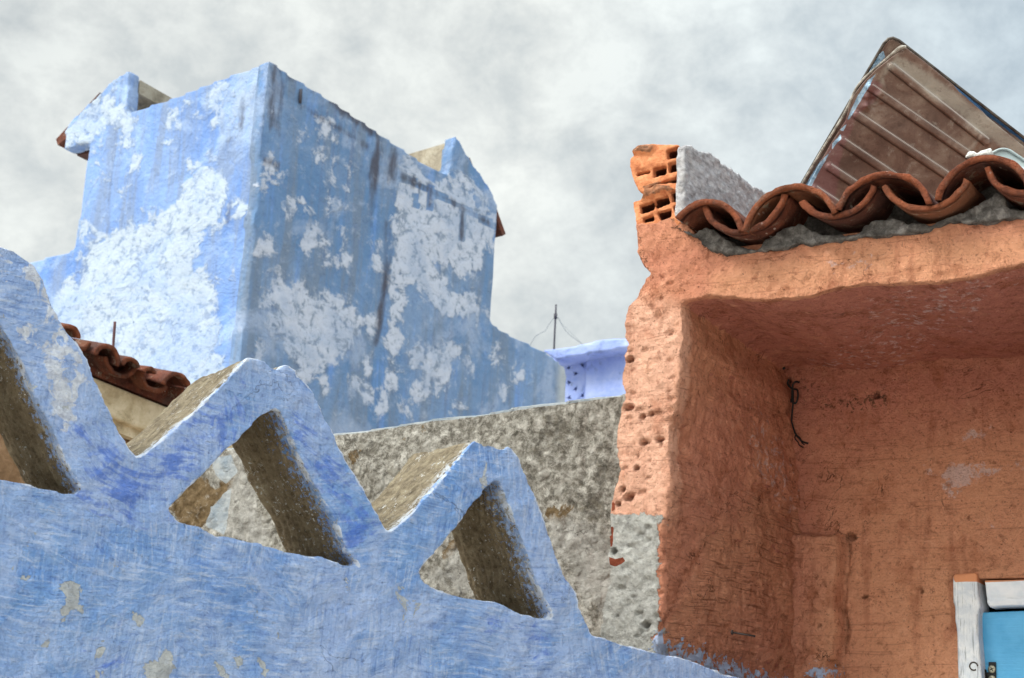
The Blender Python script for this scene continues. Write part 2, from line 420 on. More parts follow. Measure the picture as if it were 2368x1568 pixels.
    M.bump((M.math('MULTIPLY', fr, s1), .005), (M.math('MULTIPLY', fr, s2), .004), (M.math('MULTIPLY', fr, s3), .006), (ck, -.002), (lay, .001), (g1, .010), (g2, .004), (M.math('MULTIPLY', flm, -1.0), .004),
           (M.math('MULTIPLY', chm, -.6), .001), (mid, .008), (n, .005), (M.noise(75, 4, .65), .004), (gr_, .0008), (rough_side, .014))
    return M.m

def mat_orange():
    M = Mat('orange_limewash', .92, .12)
    lo = M.noise(2.6, 4, .6, .3); mid = M.noise(11, 5, .65, .4); n = M.noise(30, 5, .65, .3)
    col = M.mix(M.ss(lo, .35, .65), lin(212, 142, 116), lin(218, 152, 120))
    col = M.mix(M.ss(M.attr('salmon'), -.8, .6), col, lin(240, 186, 160))
    col = M.mix(M.ss(M.attr('tan'), -.8, .6, 0, .8), col, lin(228, 166, 130))
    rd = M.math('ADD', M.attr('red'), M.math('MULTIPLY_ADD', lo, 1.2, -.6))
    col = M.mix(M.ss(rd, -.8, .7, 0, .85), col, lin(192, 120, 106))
    col = M.mix(M.ss(mid, .3, .5, .5, 0), col, lin(166, 96, 66))
    col = M.mix(M.ss(mid, .55, .75, 0, .4), col, lin(226, 158, 122))
    # brushed lines
    w1 = M.vmath('ADD', M.P, M.vmath('MULTIPLY', M.noise(2.6, 2, .5, color=True), (.07, .07, .07)))
    br = M.noise(1.0, 4, .62, .2, M.map(scale=(5, 170, 9), vec=w1)); vb = M.noise(1.0, 3, .6, .2, M.map(scale=(80, 6, 80), rot=(0, 0, .12), vec=w1))
    col = M.mix(M.ss(br, .44, .32, 0, .35), col, lin(140, 78, 54))
    col = M.mix(M.ss(vb, .6, .74, 0, .35), col, lin(222, 150, 118))
    ef = M.math('ADD', M.attr('salt'), M.math('MULTIPLY_ADD', M.noise(45, 5, .7, .3), 4.2, -2.3)); efm = M.ss(ef, 0, .5, 0, .8)
    col = M.mix(efm, col, lin(222, 190, 184))
    # grime near damp edges
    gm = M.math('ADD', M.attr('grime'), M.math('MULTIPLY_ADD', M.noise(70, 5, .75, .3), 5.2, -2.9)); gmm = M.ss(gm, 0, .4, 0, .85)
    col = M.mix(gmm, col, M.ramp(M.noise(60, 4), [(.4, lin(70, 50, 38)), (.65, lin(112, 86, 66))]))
    cavity_shade = M.ss(n, .42, .3, 0, .55); col = M.mix(cavity_shade, col, lin(132, 74, 54))  # bump hollows darkened: crevice shade painted into the colour
    d2 = M.math('MULTIPLY', M.ss(M.noise(85, 5, .75), .40, .33), M.ss(mid, .62, .42, .15, .9)); col = M.mix(d2, col, lin(96, 54, 40))
    vst = M.noise(1.0, 4, .6, .3, M.map(scale=(22, 2.2, 22))); col = M.mix(M.ss(vst, .54, .68, 0, .4), col, lin(158, 92, 68))
    te = M.math('ADD', M.attr('terra'), M.math('MULTIPLY_ADD', n, 1.2, -.6))
    # speckles of pale sand
    sp = M.math('MULTIPLY', M.ss(M.vor(150), .16, .1), M.ss(M.noise(20, 2), .56, .62))
    col = M.mix(M.math('MULTIPLY', sp, .7), col, lin(232, 190, 165))
    col, g1, g2 = grit(M, col, 38, (.42, .34, .30), lin(232, 172, 142), .95)
    ck = crack(M, 2.6, .0038, 1); col = M.mix(M.math('MULTIPLY', ck, .7), col, lin(64, 38, 30))
    cbm = M.math('MULTIPLY', M.math('MULTIPLY', M.ss(br, .48, .36), M.attr('comb')), M.ss(M.noise(5, 3, .6), .42, .6)); col = M.mix(M.math('MULTIPLY', cbm, .45), col, lin(104, 56, 40))
    # bare cement stub
    ce = M.math('ADD', M.attr('cement'), M.math('MULTIPLY_ADD', M.noise(60, 4, .6), .9, -.45)); cem = M.ss(ce, -.05, .06)
    cc = M.ramp(M.noise(38, 6, .7), [(.3, lin(168, 166, 162)), (.5, lin(212, 210, 205)), (.7, lin(236, 234, 228))])
    cc, _a, _b = grit(M, cc, 55, (.42, .42, .42), lin(238, 236, 230), .8)
    col = M.mix(cem, col, cc)
    col = M.mix(M.ss(te, 0, .1), col, lin(150, 78, 56))
    bl = M.math('ADD', M.attr('bluesplash'), M.math('MULTIPLY_ADD', M.noise(48, 5, .7, .2), 4.4, -2.3)); blm = M.ss(bl, 0, .1)
    col = M.mix(blm, col, lin(192, 206, 238))
    M.color(col)
    hole = M.ss(M.vor(34, vec=M.map(scale=(1, 1.2, 1))), .12, .03)
    hol = M.math('MULTIPLY', hole, M.ss(M.noise(6, 2), .5, .58))
    M.bump((M.math('MULTIPLY', br, M.attr('comb')), .012), (br, .003), (vb, .0025), (hol, -.001), (mid, .010), (n, .018), (g1, .015), (g2, .009), (ck, -.004), (M.noise(240, 3, .7), .0018),
           (M.math('MULTIPLY', cem, M.noise(50, 6, .75)), .022), (blm, .004))
    return M.m

def mat_tower(right):
    M = Mat('blue_tower_' + ('shady' if right else 'bright'), .85, .2)
    lo = M.noise(.8, 5, .62, .5); mid = M.noise(3.0, 6, .7, .6); fi = M.noise(11, 6, .7, .3); l2 = M.noise(1.7, 5, .66, .6, M.map(loc=(5, 3, 1)))
    drip = M.noise(1.0, 5, .64, .3, M.map(scale=(5.5, .6, 5.5)))
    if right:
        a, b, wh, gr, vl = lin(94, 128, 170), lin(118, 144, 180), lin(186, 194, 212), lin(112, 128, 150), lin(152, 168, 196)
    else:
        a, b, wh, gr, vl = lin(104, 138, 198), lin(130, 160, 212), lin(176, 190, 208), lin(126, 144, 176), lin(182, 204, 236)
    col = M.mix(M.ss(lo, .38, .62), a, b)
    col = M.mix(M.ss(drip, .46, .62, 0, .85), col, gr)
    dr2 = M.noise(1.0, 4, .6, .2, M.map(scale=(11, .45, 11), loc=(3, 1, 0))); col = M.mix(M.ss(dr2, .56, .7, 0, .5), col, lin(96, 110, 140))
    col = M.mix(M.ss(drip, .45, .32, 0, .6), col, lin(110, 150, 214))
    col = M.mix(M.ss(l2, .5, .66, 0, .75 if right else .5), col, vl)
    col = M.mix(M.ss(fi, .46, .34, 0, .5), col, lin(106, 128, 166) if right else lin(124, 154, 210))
    f = M.math('ADD', M.attr('peel'), M.math('MULTIPLY_ADD', mid, 3.6, -1.8))
    f = M.math('ADD', f, M.math('MULTIPLY_ADD', fi, 1.8, -.9)); pm = M.ss(f, -.15, .3)
    whc = M.mix(M.ss(fi, .5, .36, 0, .8), wh, gr); whc = M.mix(M.ss(l2, .46, .6, 0, .35), whc, b)
    whc = M.mix(M.ss(M.noise(6, 6, .72, 1.0, M.map(loc=(1, 8, 2))), .44, .36, 0, .7), whc, gr)
    col = M.mix(pm, col, whc)
    st = M.math('ADD', M.attr('stain'), M.math('MULTIPLY_ADD', M.noise(4, 4, .6, vec=M.map(scale=(2, .5, 2))), 2.4, -1.1))
    col = M.mix(M.ss(st, -.4, .4, 0, .92), col, lin(74, 74, 86))
    tn = M.math('MULTIPLY', M.ss(M.attr('end'), -.1, .5), .85); col = M.mix(tn, col, lin(176, 182, 188))
    col, g1, g2 = grit(M, col, 9, (.62, .70, .82), wh, .7)
    pit = M.math('MULTIPLY', M.ss(M.noise(22, 5, .75), .40, .3), .7); col = M.mix(pit, col, lin(84, 104, 140))
    M.color(col)
    M.bump((pm, .002), (mid, .03), (fi, .015), (g1, .012), (M.noise(40, 4, .7), .006))
    return M.m

def mat_rubble():
    M = Mat('weathered_rubble_render', .95, .1)
    n1 = M.noise(7, 8, .78, .4); n2 = M.noise(40, 7, .78, .3); n3 = M.noise(2.2, 4, .6)
    col = M.ramp(n2, [(.32, lin(78, 74, 68)), (.43, lin(136, 131, 122)), (.52, lin(188, 183, 174)), (.64, lin(234, 230, 222))])
    col = M.mix(M.ss(n1, .50, .38, 0, .7), col, M.ramp(M.noise(50, 4), [(.4, lin(72, 68, 62)), (.7, lin(132, 124, 108))]))
    bl = M.math('MULTIPLY', M.ss(M.vor(19, vec=M.vmath('ADD', M.P, M.vmath('MULTIPLY', M.noise(22, 3, color=True), (.05, .05, .05)))), .4, .2), M.ss(n1, .38, .6))
    col = M.mix(M.math('MULTIPLY', bl, .95), col, M.ramp(M.noise(60, 4), [(.4, lin(186, 180, 168)), (.7, lin(230, 226, 218))]))
    br = M.math('ADD', M.attr('brown'), M.math('MULTIPLY_ADD', n1, 3.0, -1.6)); col = M.mix(M.ss(br, 0, .12), col,
        M.ramp(M.noise(42, 5, .7), [(.35, lin(104, 84, 58)), (.6, lin(150, 128, 98))]))
    pl = M.math('ADD', M.attr('pale'), M.math('MULTIPLY_ADD', n1, 2.4, -1.2)); col = M.mix(M.ss(pl, 0, .3, 0, .7), col,
        M.ramp(M.noise(34, 5, .7), [(.35, lin(160, 156, 150)), (.6, lin(216, 213, 208))]))
    col, g1, g2 = grit(M, col, 48, (.36, .34, .31), lin(238, 234, 226), .75)
    ck = crack(M, 2.4, .004, 3); col = M.mix(M.math('MULTIPLY', ck, .6), col, lin(54, 46, 36))
    sp = M.math('ADD', M.attr('white'), M.math('MULTIPLY_ADD', n1, 1.2, -.6)); col = M.mix(M.ss(sp, 0, .08), col, M.ramp(M.noise(14, 5, .7), [(.35, lin(164, 178, 192)), (.6, lin(210, 214, 216))]))
    M.color(col)
    M.bump((n1, .02), (n2, .022), (g1, .02), (g2, .008), (ck, -.01), (bl, .012), (M.noise(220, 3, .7), .0015))
    return M.m

def mat_limed(name, cols, sc=30, b=.006, rough=.9, st=None):
    M = Mat(name, rough, .15)
    if st: M.P = M.map(scale=st)
    n = M.noise(sc, 6, .68, .3); m = M.noise(sc * .22, 4, .6, .4)
    c = M.ramp(n, [(.32, cols[0]), (.5, cols[1]), (.68, cols[2])])
    if len(cols) > 3: c = M.mix(M.ss(m, .48, .62, 0, .75), c, cols[3])
    c, g1, g2 = grit(M, c, sc * 1.5, (.5, .48, .46), cols[2], .8)
    M.color(c); M.bump((n, b * 1.3), (m, b * 2), (g1, b), (g2, b * .5)); return M.m

def mat_terracotta(name='terracotta', d=1.0):
    M = Mat(name, .82, .25); n = M.noise(16, 5, .65, .4); m = M.noise(70, 5, .7, .2); lo = M.noise(5, 3, .5)
    c = M.ramp(n, [(.3, lin(88 * d, 50 * d, 38 * d)), (.48, lin(134 * d, 72 * d, 54 * d)), (.66, lin(172 * d, 92 * d, 64 * d))])
    c = M.mix(M.ss(lo, .5, .64, 0, .8), c, lin(118 * d, 78 * d, 72 * d))
    c = M.mix(M.ss(m, .36, .26, 0, .7), c, lin(80 * d, 44 * d, 34 * d))
    c, _a, _b = grit(M, c, 48, (.42, .36, .34), lin(190 * d, 120 * d, 96 * d), .9)
    c = M.mix(M.ss(M.noise(9, 5, .75, .6), .54, .66, 0, .5), c, lin(112 * d, 96 * d, 88 * d))
    dr = M.math('MULTIPLY', M.ss(M.vor(60, vec=M.map(scale=(1, 1, .3))), .2, .13), M.ss(M.noise(14, 2), .57, .62))
    c = M.mix(M.math('MULTIPLY', dr, .8), c, lin(226, 208, 200))
    oi = M.t.nodes.new('ShaderNodeObjectInfo').outputs['Random']
    c = M.mix(M.ss(oi, .35, .9, 0, .6), c, lin(188 * d, 122 * d, 86 * d)); c = M.mix(M.ss(oi, .45, 0, 0, .55), c, lin(98 * d, 62 * d, 54 * d))
    lich = M.math('MULTIPLY', M.ss(M.noise(26, 6, .75, .5), .56, .62), M.ss(oi, .1, .9, .4, .8)); c = M.mix(lich, c, lin(150, 136, 120))
    rim = M.ss(M.attr('rim'), .3, .8); c = M.mix(M.math('MULTIPLY', rim, .7), c, M.ramp(n, [(.35, lin(112 * d, 60 * d, 42 * d)), (.6, lin(196 * d, 106 * d, 66 * d))]))
    M.color(c); M.bump((n, .005), (m, .007), (_a, .006), (M.noise(200, 4, .7), .0015), (M.math('MULTIPLY', rim, m), .006)); return M.m

def mat_plain(name, c, rough=.5, metal=0.0, n=0, b=.001, c2=None):
    M = Mat(name, rough, .4); M.b.inputs['Metallic'].default_value = metal
    if n: 
        x = M.noise(n, 5, .65, .3); M.color(M.mix(M.ss(x, .4, .65), c, c2 or tuple(v * .6 for v in c))); M.bump((x, b))
    else: M.color(c)
    return M.m

def mat_brick():
    M = Mat('hollow_brick_clay', .92, .1); n = M.noise(34, 5, .7, .3); m = M.noise(120, 5, .7)
    c = M.ramp(n, [(.3, lin(164, 96, 66)), (.5, lin(206, 134, 94)), (.7, lin(226, 160, 118))])
    mo = M.math('ADD', M.attr('mortar'), M.math('MULTIPLY_ADD', n, 2.2, -1.1))
    c = M.mix(M.ss(mo, 0, .25, 0, .85), c, M.ramp(M.noise(80, 4), [(.35, lin(86, 70, 60)), (.62, lin(170, 120, 92))]))
    zi = M.ss(M.math('ADD', M.xyz()[2], M.math('MULTIPLY_ADD', n, .02, -.01)), -.012, -.02); c = M.mix(zi, c, lin(96, 56, 42))   # darker inside the cells: their shade painted into the clay
    M.color(c); M.bump((n, .006), (m, .004), (M.noise(300, 3, .7), .001)); return M.m

def mat_wood_white():
    M = Mat('flaking_white_wood', .75, .3); g = M.noise(1.0, 6, .7, .15, M.map(scale=(240, 14, 240))); n = M.noise(30, 5, .65, .3)
    c = M.mix(M.ss(n, .35, .65), lin(206, 214, 224), lin(232, 236, 240))
    c = M.mix(M.ss(g, .46, .36, 0, .8), c, lin(140, 146, 152))
    c = M.mix(M.math('MULTIPLY', M.ss(g, .42, .34), M.ss(n, .55, .65)), c, lin(126, 104, 84))
    c = M.mix(M.ss(M.attr('orange'), -.05, .05), c, lin(212, 144, 104)); M.color(c); M.bump((g, .003), (n, .003)); return M.m
def mat_wood_plank_white():
    M = Mat('white_board', .6, .3); g = M.noise(1.0, 5, .6, .15, M.map(scale=(9, 160, 160))); n = M.noise(22, 4, .6)
    c = M.mix(M.ss(n, .35, .65), lin(212, 220, 230), lin(228, 232, 238)); c = M.mix(M.ss(g, .4, .32, 0, .5), c, lin(160, 166, 172))
    c = M.mix(M.ss(M.attr('orange'), -.05, .05), c, lin(200, 138, 104)); M.color(c); M.bump((g, .0012)); return M.m
def mat_door():
    M = Mat('sky_blue_gloss_paint', .42, .45); n = M.noise(12, 4, .6); g = M.noise(1.0, 4, .6, .2, M.map(scale=(8, 130, 130)))
    c = M.mix(M.ss(n, .35, .65), lin(72, 160, 212), lin(86, 172, 222)); c = M.mix(M.ss(g, .38, .3, 0, .6), c, lin(40, 110, 166))
    ch = M.math('MULTIPLY', M.ss(M.vor(26), .12, .09), M.ss(M.noise(9, 2), .58, .62)); c = M.mix(ch, c, lin(220, 225, 235))
    M.color(c); M.bump((n, .002), (g, .0012), (M.noise(60, 4, .6), .001)); return M.m

# ------------------------------------------------------------------ frames
N_OR = vp_dir(3296, 1881)                                     # away from us, into the orange house
B = Frame(vp_dir(-1388, 1628), (700, 1200), 3.0)              # foreground blue wall
O = Frame(N_OR, (1525, 1465), 3.52)                           # front face of the orange house
G = Frame(N_OR, (1440, 910), 4.02)                            # grey rubble wall
TL = Frame(N_OR, (600, 500), 12.0)                            # tower, bright face
TR = Frame(vp_dir(-3000, 1520), (600, 500), 12.0)             # tower, shady face
# ------------------------------------------------------------------ ground
g = mesh_obj('ground', [(-400, -400, 0), (400, -400, 0), (400, 400, 0), (-400, 400, 0)], [(0, 1, 2, 3)],
             mat_limed('dusty_paving', [lin(170, 160, 146), lin(194, 184, 170), lin(208, 200, 186)], 3, .01))
tag(g, kind='structure')

# ================================================================== foreground blue wall
def blue_wall():
    top = zA([(-260, 700), (-120, 725), (0, 742), (60, 745), (110, 757), (160, 775), (220, 783), (270, 797), (318, 806)])
    face = []
    # outer boundary, from the left sill up over bar 1, the two peaks and down to the right end
    outer = zD([(-420, 1010), (-330, 1040)]) + [(-300, 985), (-225, 830), (-150, 640), (-60, 556)] + \
        zD([(0, 563), (40, 580), (76, 607), (96, 640), (118, 690), (137, 735)]) + \
        zA([(330, 190), (385, 310), (440, 430), (500, 548), (540, 630), (562, 652), (590, 643), (640, 603), (760, 503), (900, 372),
            (1005, 262), (1032, 238), (1060, 243), (1100, 257), (1135, 280), (1152, 287), (1163, 272), (1185, 268), (1222, 292),
            (1235, 318), (1258, 333), (1282, 362)]) + \
        zB([(60, 75), (95, 145), (130, 222), (200, 372), (290, 532), (380, 692), (425, 775), (448, 808), (470, 812), (500, 790), (560, 730), (680, 598),
            (800, 455), (880, 360), (905, 333), (930, 345), (950, 357), (1000, 358), (1040, 371), (1070, 372), (1082, 360), (1100, 372),
            (1118, 405), (1140, 432), (1152, 470), (1200, 600), (1260, 760), (1330, 940), (1380, 1060), (1420, 1112), (1432, 1135),
            (1440, 1200), (1470, 1262), (1498, 1310), (1515, 1345), (1560, 1362), (1640, 1388), (1700, 1408), (1770, 1425)]) + \
        z7([(560, 1345), (640, 1360), (720, 1362), (800, 1378), (900, 1408), (1000, 1440), (1120, 1490), (1230, 1530), (1330, 1560), (1430, 1590),
            (1600, 1620), (1900, 1760)]) + [(2100, 1850), (2500, 1900)]
    low = [(2500, 2150), (-420, 2150)]
    outer = [p for p in outer]
    hole1 = zA([(-330, 640), (-250, 690), (-110, 722), (0, 740), (60, 745), (110, 757), (160, 775), (220, 783), (270, 797), (318, 806),
                (345, 790), (325, 755), (270, 665), (225, 565), (180, 465), (130, 355), (80, 248), (30, 160), (0, 105), (-40, 40), (-85, -20), (-115, 30), (-200, 250), (-290, 480)])
    hole2 = zA([(1140, 455), (1110, 475), (1080, 492), (1000, 572), (900, 662), (800, 756), (730, 828), (704, 858), (705, 882), (735, 915), (780, 935), (830, 948), (900, 983),
                (1000, 1010), (1060, 1022), (1140, 1035), (1210, 1052), (1290, 1072), (1330, 1070), (1380, 1084), (1440, 1100), (1492, 1110), (1480, 1085), (1440, 1038), (1380, 905), (1300, 765), (1220, 595), (1175, 500), (1155, 460)])
    hole3 = zB([(1020, 538), (990, 560), (960, 590), (880, 682), (800, 792), (720, 892), (630, 990), (614, 1020), (622, 1060), (640, 1082), (700, 1110), (780, 1136), (860, 1148), (940, 1160),
                (1000, 1175), (1050, 1192), (1100, 1222), (1140, 1240), (1190, 1248), (1230, 1264), (1275, 1272), (1296, 1262), (1300, 1235), (1250, 1130), (1215, 1040), (1180, 945), (1130, 805), (1080, 675), (1040, 560)])
    P = [rough_poly(B.poly(outer + low), .02, .0022, 1)] + [rough_poly(B.poly(h), .02, .0022, 5 + i) for i, h in enumerate((hole1, hole2, hole3))]
    V, N, Q = remesh([prism(P, 0, -.25)], .0044, 1, .5)
    Q = np.array(Q)
    front = V[:, 2] > -.03
    V = V + N * (.003 * fbm(V, 9, 3, 3) + .0024 * fbm(V, 34, 3, 8) - .004 * np.clip(fbm(V, 70, 2, 18) - .75, 0, 1))[:, None]
    UV = V[:, :2]
    # brush rilles cut across the undersides
    dO = np.abs(sdf(UV, P[0])); wear = np.where((V[:, 2] > -.02) & (UV[:, 1] > B.px((1183, 1560))[1]), np.clip(.6 - dO / .006, -2.5, .6), -2.5)
    dH = np.min([np.abs(sdf(UV, h)) for h in P[1:]], axis=0); wear = np.maximum(wear, np.where(V[:, 2] > -.02, np.clip(.35 - dH / .006, -2.5, .5), -2.5))
    deep = field(UV, [B.poly(p) for p in (zA([(300, 520), (430, 560), (520, 650), (600, 690), (700, 660), (760, 690), (650, 850), (500, 870), (380, 800), (335, 640)]),
        zA([(640, 640), (780, 540), (930, 430), (1010, 400), (1040, 480), (900, 620), (760, 740), (660, 820)]), zA([(1180, 500), (1260, 480), (1450, 820), (1380, 840)]), zA([(1390, 890), (1500, 860), (1555, 960), (1470, 1010)]), zA([(365, 1545), (470, 1535), (470, 1600), (370, 1600)]),
        zA([(395, 1490), (480, 1480), (485, 1505), (410, 1512)]), zB([(1170, 1380), (1220, 1375), (1225, 1430), (1185, 1425)]), zB([(1000, 1290), (1050, 1290), (1030, 1310)]))], .06)
    chalk = field(UV, [B.poly(p) for p in (z6([(60, 150), (130, 140), (215, 150), (300, 330), (400, 520), (500, 750), (585, 930), (540, 900), (450, 830), (400, 700), (350, 580), (270, 440), (180, 330)]),
        z6([(240, 630), (330, 640), (400, 760), (400, 880), (460, 1000), (460, 1100), (400, 1130), (330, 1080), (290, 950), (230, 780)]),
        z6([(130, 500), (190, 540), (150, 640), (110, 560)]), z6([(0, 130), (50, 170), (40, 220), (0, 210)]))], .04)
    flake = field(UV, [B.poly(p) for p in (zA([(250, 1185), (290, 1158), (335, 1178), (352, 1232), (338, 1292), (292, 1285), (268, 1342), (248, 1335), (262, 1250)]),
        zA([(543, 1288), (602, 1330), (582, 1367), (545, 1330)]), zA([(188, 1350), (207, 1360), (188, 1452), (170, 1440)]), zA([(393, 1440), (430, 1413), (442, 1450), (425, 1482), (393, 1490)]),
        zA([(595, 1480), (655, 1488), (682, 1438), (712, 1460), (712, 1600), (590, 1600)]), zA([(86, 1135), (132, 1140), (128, 1158), (100, 1160), (92, 1205), (84, 1190)]),
        zA([(1050, 1285), (1070, 1290), (1062, 1325), (1048, 1325)]), zA([(1080, 1450), (1100, 1490), (1130, 1540), (1100, 1560), (1070, 1530)]), zA([(890, 1500), (950, 1530), (940, 1568), (900, 1568)]),
        zA([(975, 1465), (1005, 1480), (995, 1530), (975, 1520)]), zA([(400, 1545), (425, 1545), (420, 1590), (398, 1590)]))], .03)
    splash = field(UV, [B.poly(p) for p in (z6([(0, 500), (240, 900), (430, 1500), (500, 1500), (300, 950), (60, 500)]), zA([(1080, 440), (1200, 440), (1330, 760), (1500, 1110), (1380, 1110), (1240, 900), (1120, 600)]),
        zB([(960, 520), (1060, 520), (1300, 1280), (1180, 1280), (1090, 1000), (980, 760)]))], .05)
    splash = np.clip((splash + 1) / 2, 0, 1)
    Nn = vnormals(V, Q); under = ((Nn[:, 1] < -.1) & (np.abs(Nn[:, 2]) < .8)).astype(float)
    side0 = np.clip((.8 - Nn[:, 2]) / .3, 0, 1)
    rill = .0022 * np.sin(V[:, 2] * 330 + 9 * fbm(V, 7, 2, 4) + V[:, 0] * 60) * under * (V[:, 2] < -.03)
    V = V + Nn * rill[:, None]
    # labels: parapet bars and wall body
    fc = V[Q].mean(1)[:, :2]
    def reg(px): return sdf(fc, B.poly(px)) > 0
    sill = zA([(-400, 660), (-110, 722), (318, 806), (560, 880), (710, 885), (1000, 1010), (1290, 1072), (1500, 1112)]) + zB([(310, 990), (480, 1050), (614, 1030), (780, 1136), (1050, 1192), (1296, 1262), (1400, 1290), (1540, 1360)])
    bars = reg([(-500, 300)] + sill + [(1600, 300)])
    xs = lambda px: B.poly(px)
    lab = np.zeros(len(Q), int)
    b1l = zD([(-500, 300), (-110, 300), (-112, 690), (-112, 1200), (-500, 1200)])
    b1r = zD([(-110, 300), (160, 300)]) + zA([(562, 652), (555, 900)]) + [(-110, 1200)]
    b2l = zD([(160, 300)]) + zA([(1150, 200), (1140, 460), (1140, 1200), (555, 1200), (562, 652)])
    b2r = zA([(1150, 0), (1500, 0)]) + zB([(470, 815), (480, 1400)]) + zA([(1140, 1400), (1140, 460)])
    b3l = zA([(1500, 0)]) + zB([(1030, 0), (1025, 540), (1025, 1500), (480, 1500), (470, 815)])
    b3r = zB([(1030, 0), (1700, 0), (1700, 1500), (1025, 1500), (1025, 540)])
    for k, r in enumerate((b1l, b1r, b2l, b2r, b3l, b3r)): lab[bars & reg(r)] = k + 1
    base = B.world(0, B.floor(), 0)
    root = empty('garden_wall', base, 'blue limewashed foreground wall topped with an open zigzag cresting', 'wall')
    obs = split(V, Q, lab, ['wall_body'] + ['zigzag_bar'] * 6, MB, B.M, root, dict(deep=deep, chalk=chalk, flake=flake, splash=splash, under=under, wear=wear, side=side0))
    lo = B.px((1000, 2150))[1]; P0 = [B.px((-420, 2150)), B.px((2500, 2150))]
    yb = max(p[1] for p in P0); y2 = B.floor()
    mesh_obj('wall_footing', *boxm(P0[0][0] - .01, P0[1][0] + .01, y2, yb + .02, -.26, .01), MB, B.M, root, dict(deep=[-2.5] * 8, chalk=[-2.5] * 8, flake=[-2.5] * 8, splash=[0] * 8, under=[0] * 8, wear=[-2.5] * 8, side=[0] * 8), smooth=False)
MB = mat_blue_wall()
blue_wall()

# ================================================================== orange house
best = min(((lambda q: (q[0] - 1832) ** 2 + (q[1] - 858) ** 2)(project(O.world(*O.px((1605, 703)), -t / 100))), t / 100) for t in range(10, 200))
T = best[1]
MO = mat_orange()
HOUSE = empty('orange_house', O.world(*[O.px((1525, 1465))[0], O.floor()], 0), 'orange limewashed house with a recessed doorway, clay eaves tiles and a broken hollow-brick parapet end', 'house')
def orange_house():
    left = z3([(205, 556), (207, 600), (212, 660), (222, 720), (236, 775), (262, 822), (286, 826), (268, 838), (245, 870), (225, 905), (200, 945), (183, 978)]) + \
        z10([(180, 287), (172, 320), (173, 385), (182, 410), (166, 448), (172, 480), (160, 520), (160, 560), (171, 600), (152, 630), (150, 700), (144, 760), (154, 860), (130, 910), (131, 960), (116, 1003),
             (121, 1040), (124, 1120), (119, 1152), (134, 1182), (130, 1230), (97, 1290), (86, 1330), (92, 1420), (90, 1568), (90, 1800)])
    arris = z10([(285, 1800), (286, 1568), (284, 1410), (300, 1300), (298, 1200), (296, 1100), (312, 1010), (322, 920), (342, 880), (322, 800), (332, 700), (352, 600), (366, 480), (374, 400), (376, 330), (372, 272), (385, 262), (420, 262)])
    lint = z3([(620, 962), (700, 968), (800, 974), (950, 974), (1080, 968), (1200, 958), (1340, 910), (1560, 882), (1780, 886), (2000, 868), (2200, 812), (2368, 770), (2700, 700), (3400, 560)])
    topl = z3([(3400, 330), (2700, 450), (2368, 500), (2100, 530), (1940, 545), (1830, 562), (1700, 592), (1640, 590), (1440, 615), (1370, 615), (1250, 640), (1100, 655), (900, 702), (760, 712), (690, 705), (640, 690), (580, 640), (460, 562), (380, 530), (300, 545)])
    P = rough_poly(O.poly(left + arris + lint + topl), .014, .0058, 21)
    V, N, Q = remesh([prism([P], 0, -T - .02)], .0045, 1, .5); Q = np.array(Q)
    V = V + N * np.where(N[:, 1] < -.6, .35, 1.0)[:, None] * (.004 * fbm(V, 5, 2, 31) + .003 * fbm(V, 19, 3, 33) + .0026 * fbm(V, 60, 2, 37) - .008 * np.clip(fbm(V, 75, 2, 35) - .8, 0, 1))[:, None]
    # the side of the opening is not square: it widens towards its foot at the inner corner
    cor = O.poly(zD([(1811, 849), (1829, 914), (1836, 1024), (1852, 1134), (1857, 1234), (1852, 1384), (1854, 1568), (1856, 1900)]), -T)[::-1]
    arl = O.poly(arris)
    ua = np.interp(V[:, 1], [p[1] for p in arl[:16]], [p[0] for p in arl[:16]]); uc = np.interp(V[:, 1], [p[1] for p in cor], [p[0] for p in cor])
    dep_ = np.clip(-V[:, 2] / T, 0, 1); wgt = np.clip(1 - (ua - V[:, 0]) / .12, 0, 1) * (V[:, 0] < ua + .05) * (V[:, 1] < cor[-1][1] + .01)
    V[:, 0] += dep_ * wgt * (uc - ua)
    # pits in the plaster of the pillar
    rng = np.random.default_rng(5); u0 = O.px((1440, 900))[0]; u1 = O.px((1570, 900))[0]
    ar = z10([(190, 467), (185, 632), (235, 752), (290, 742), (212, 842), (165, 915), (235, 665), (262, 655), (150, 965), (185, 945), (245, 1385), (135, 1130)])
    pits = [(*O.px(p), .0035 + .0025 * rng.random(), .022) for p in ar]
    for i in range(50):
        p = (1425 + 150 * rng.random(), 640 + 840 * rng.random()); pits.append((*O.px(p), .0025 + .003 * rng.random(), .006))
    for (a, b, r, d) in pits:
        k = np.where((np.abs(V[:, 0] - a) < .03) & (np.abs(V[:, 1] - b) < .03) & (V[:, 2] > -.03))[0]
        if len(k):
            rr = np.hypot((V[k, 0] - a) / (1 + .9 * ((a * 997) % 1)), (V[k, 1] - b)); V[k, 2] -= d * np.clip((1.5 - rr / r) * 2, 0, 1)
    UV = V[:, :2]; fz = V[:, 2]
    fr = np.clip((fz + .03) / .02, 0, 1) * 2 - 1
    cem = field(UV, [O.poly(z7([(180, 222), (380, 225), (560, 215), (715, 235), (720, 290), (690, 310), (695, 420), (685, 560), (700, 640), (690, 750), (690, 1000), (690, 1190), (640, 1240), (720, 1330), (720, 2000), (180, 2000)]))], .04)
    cem = np.minimum(cem, np.clip((fz + .05) / .03, -1, 1))
    sal = field(UV, [O.poly(z10([(60, 260), (200, 255), (300, 270), (370, 300), (380, 400), (350, 600), (320, 900), (300, 1010), (60, 1010)]))], .05); sal = np.minimum(sal, np.clip((fz + .04) / .03, -2.5, 1))
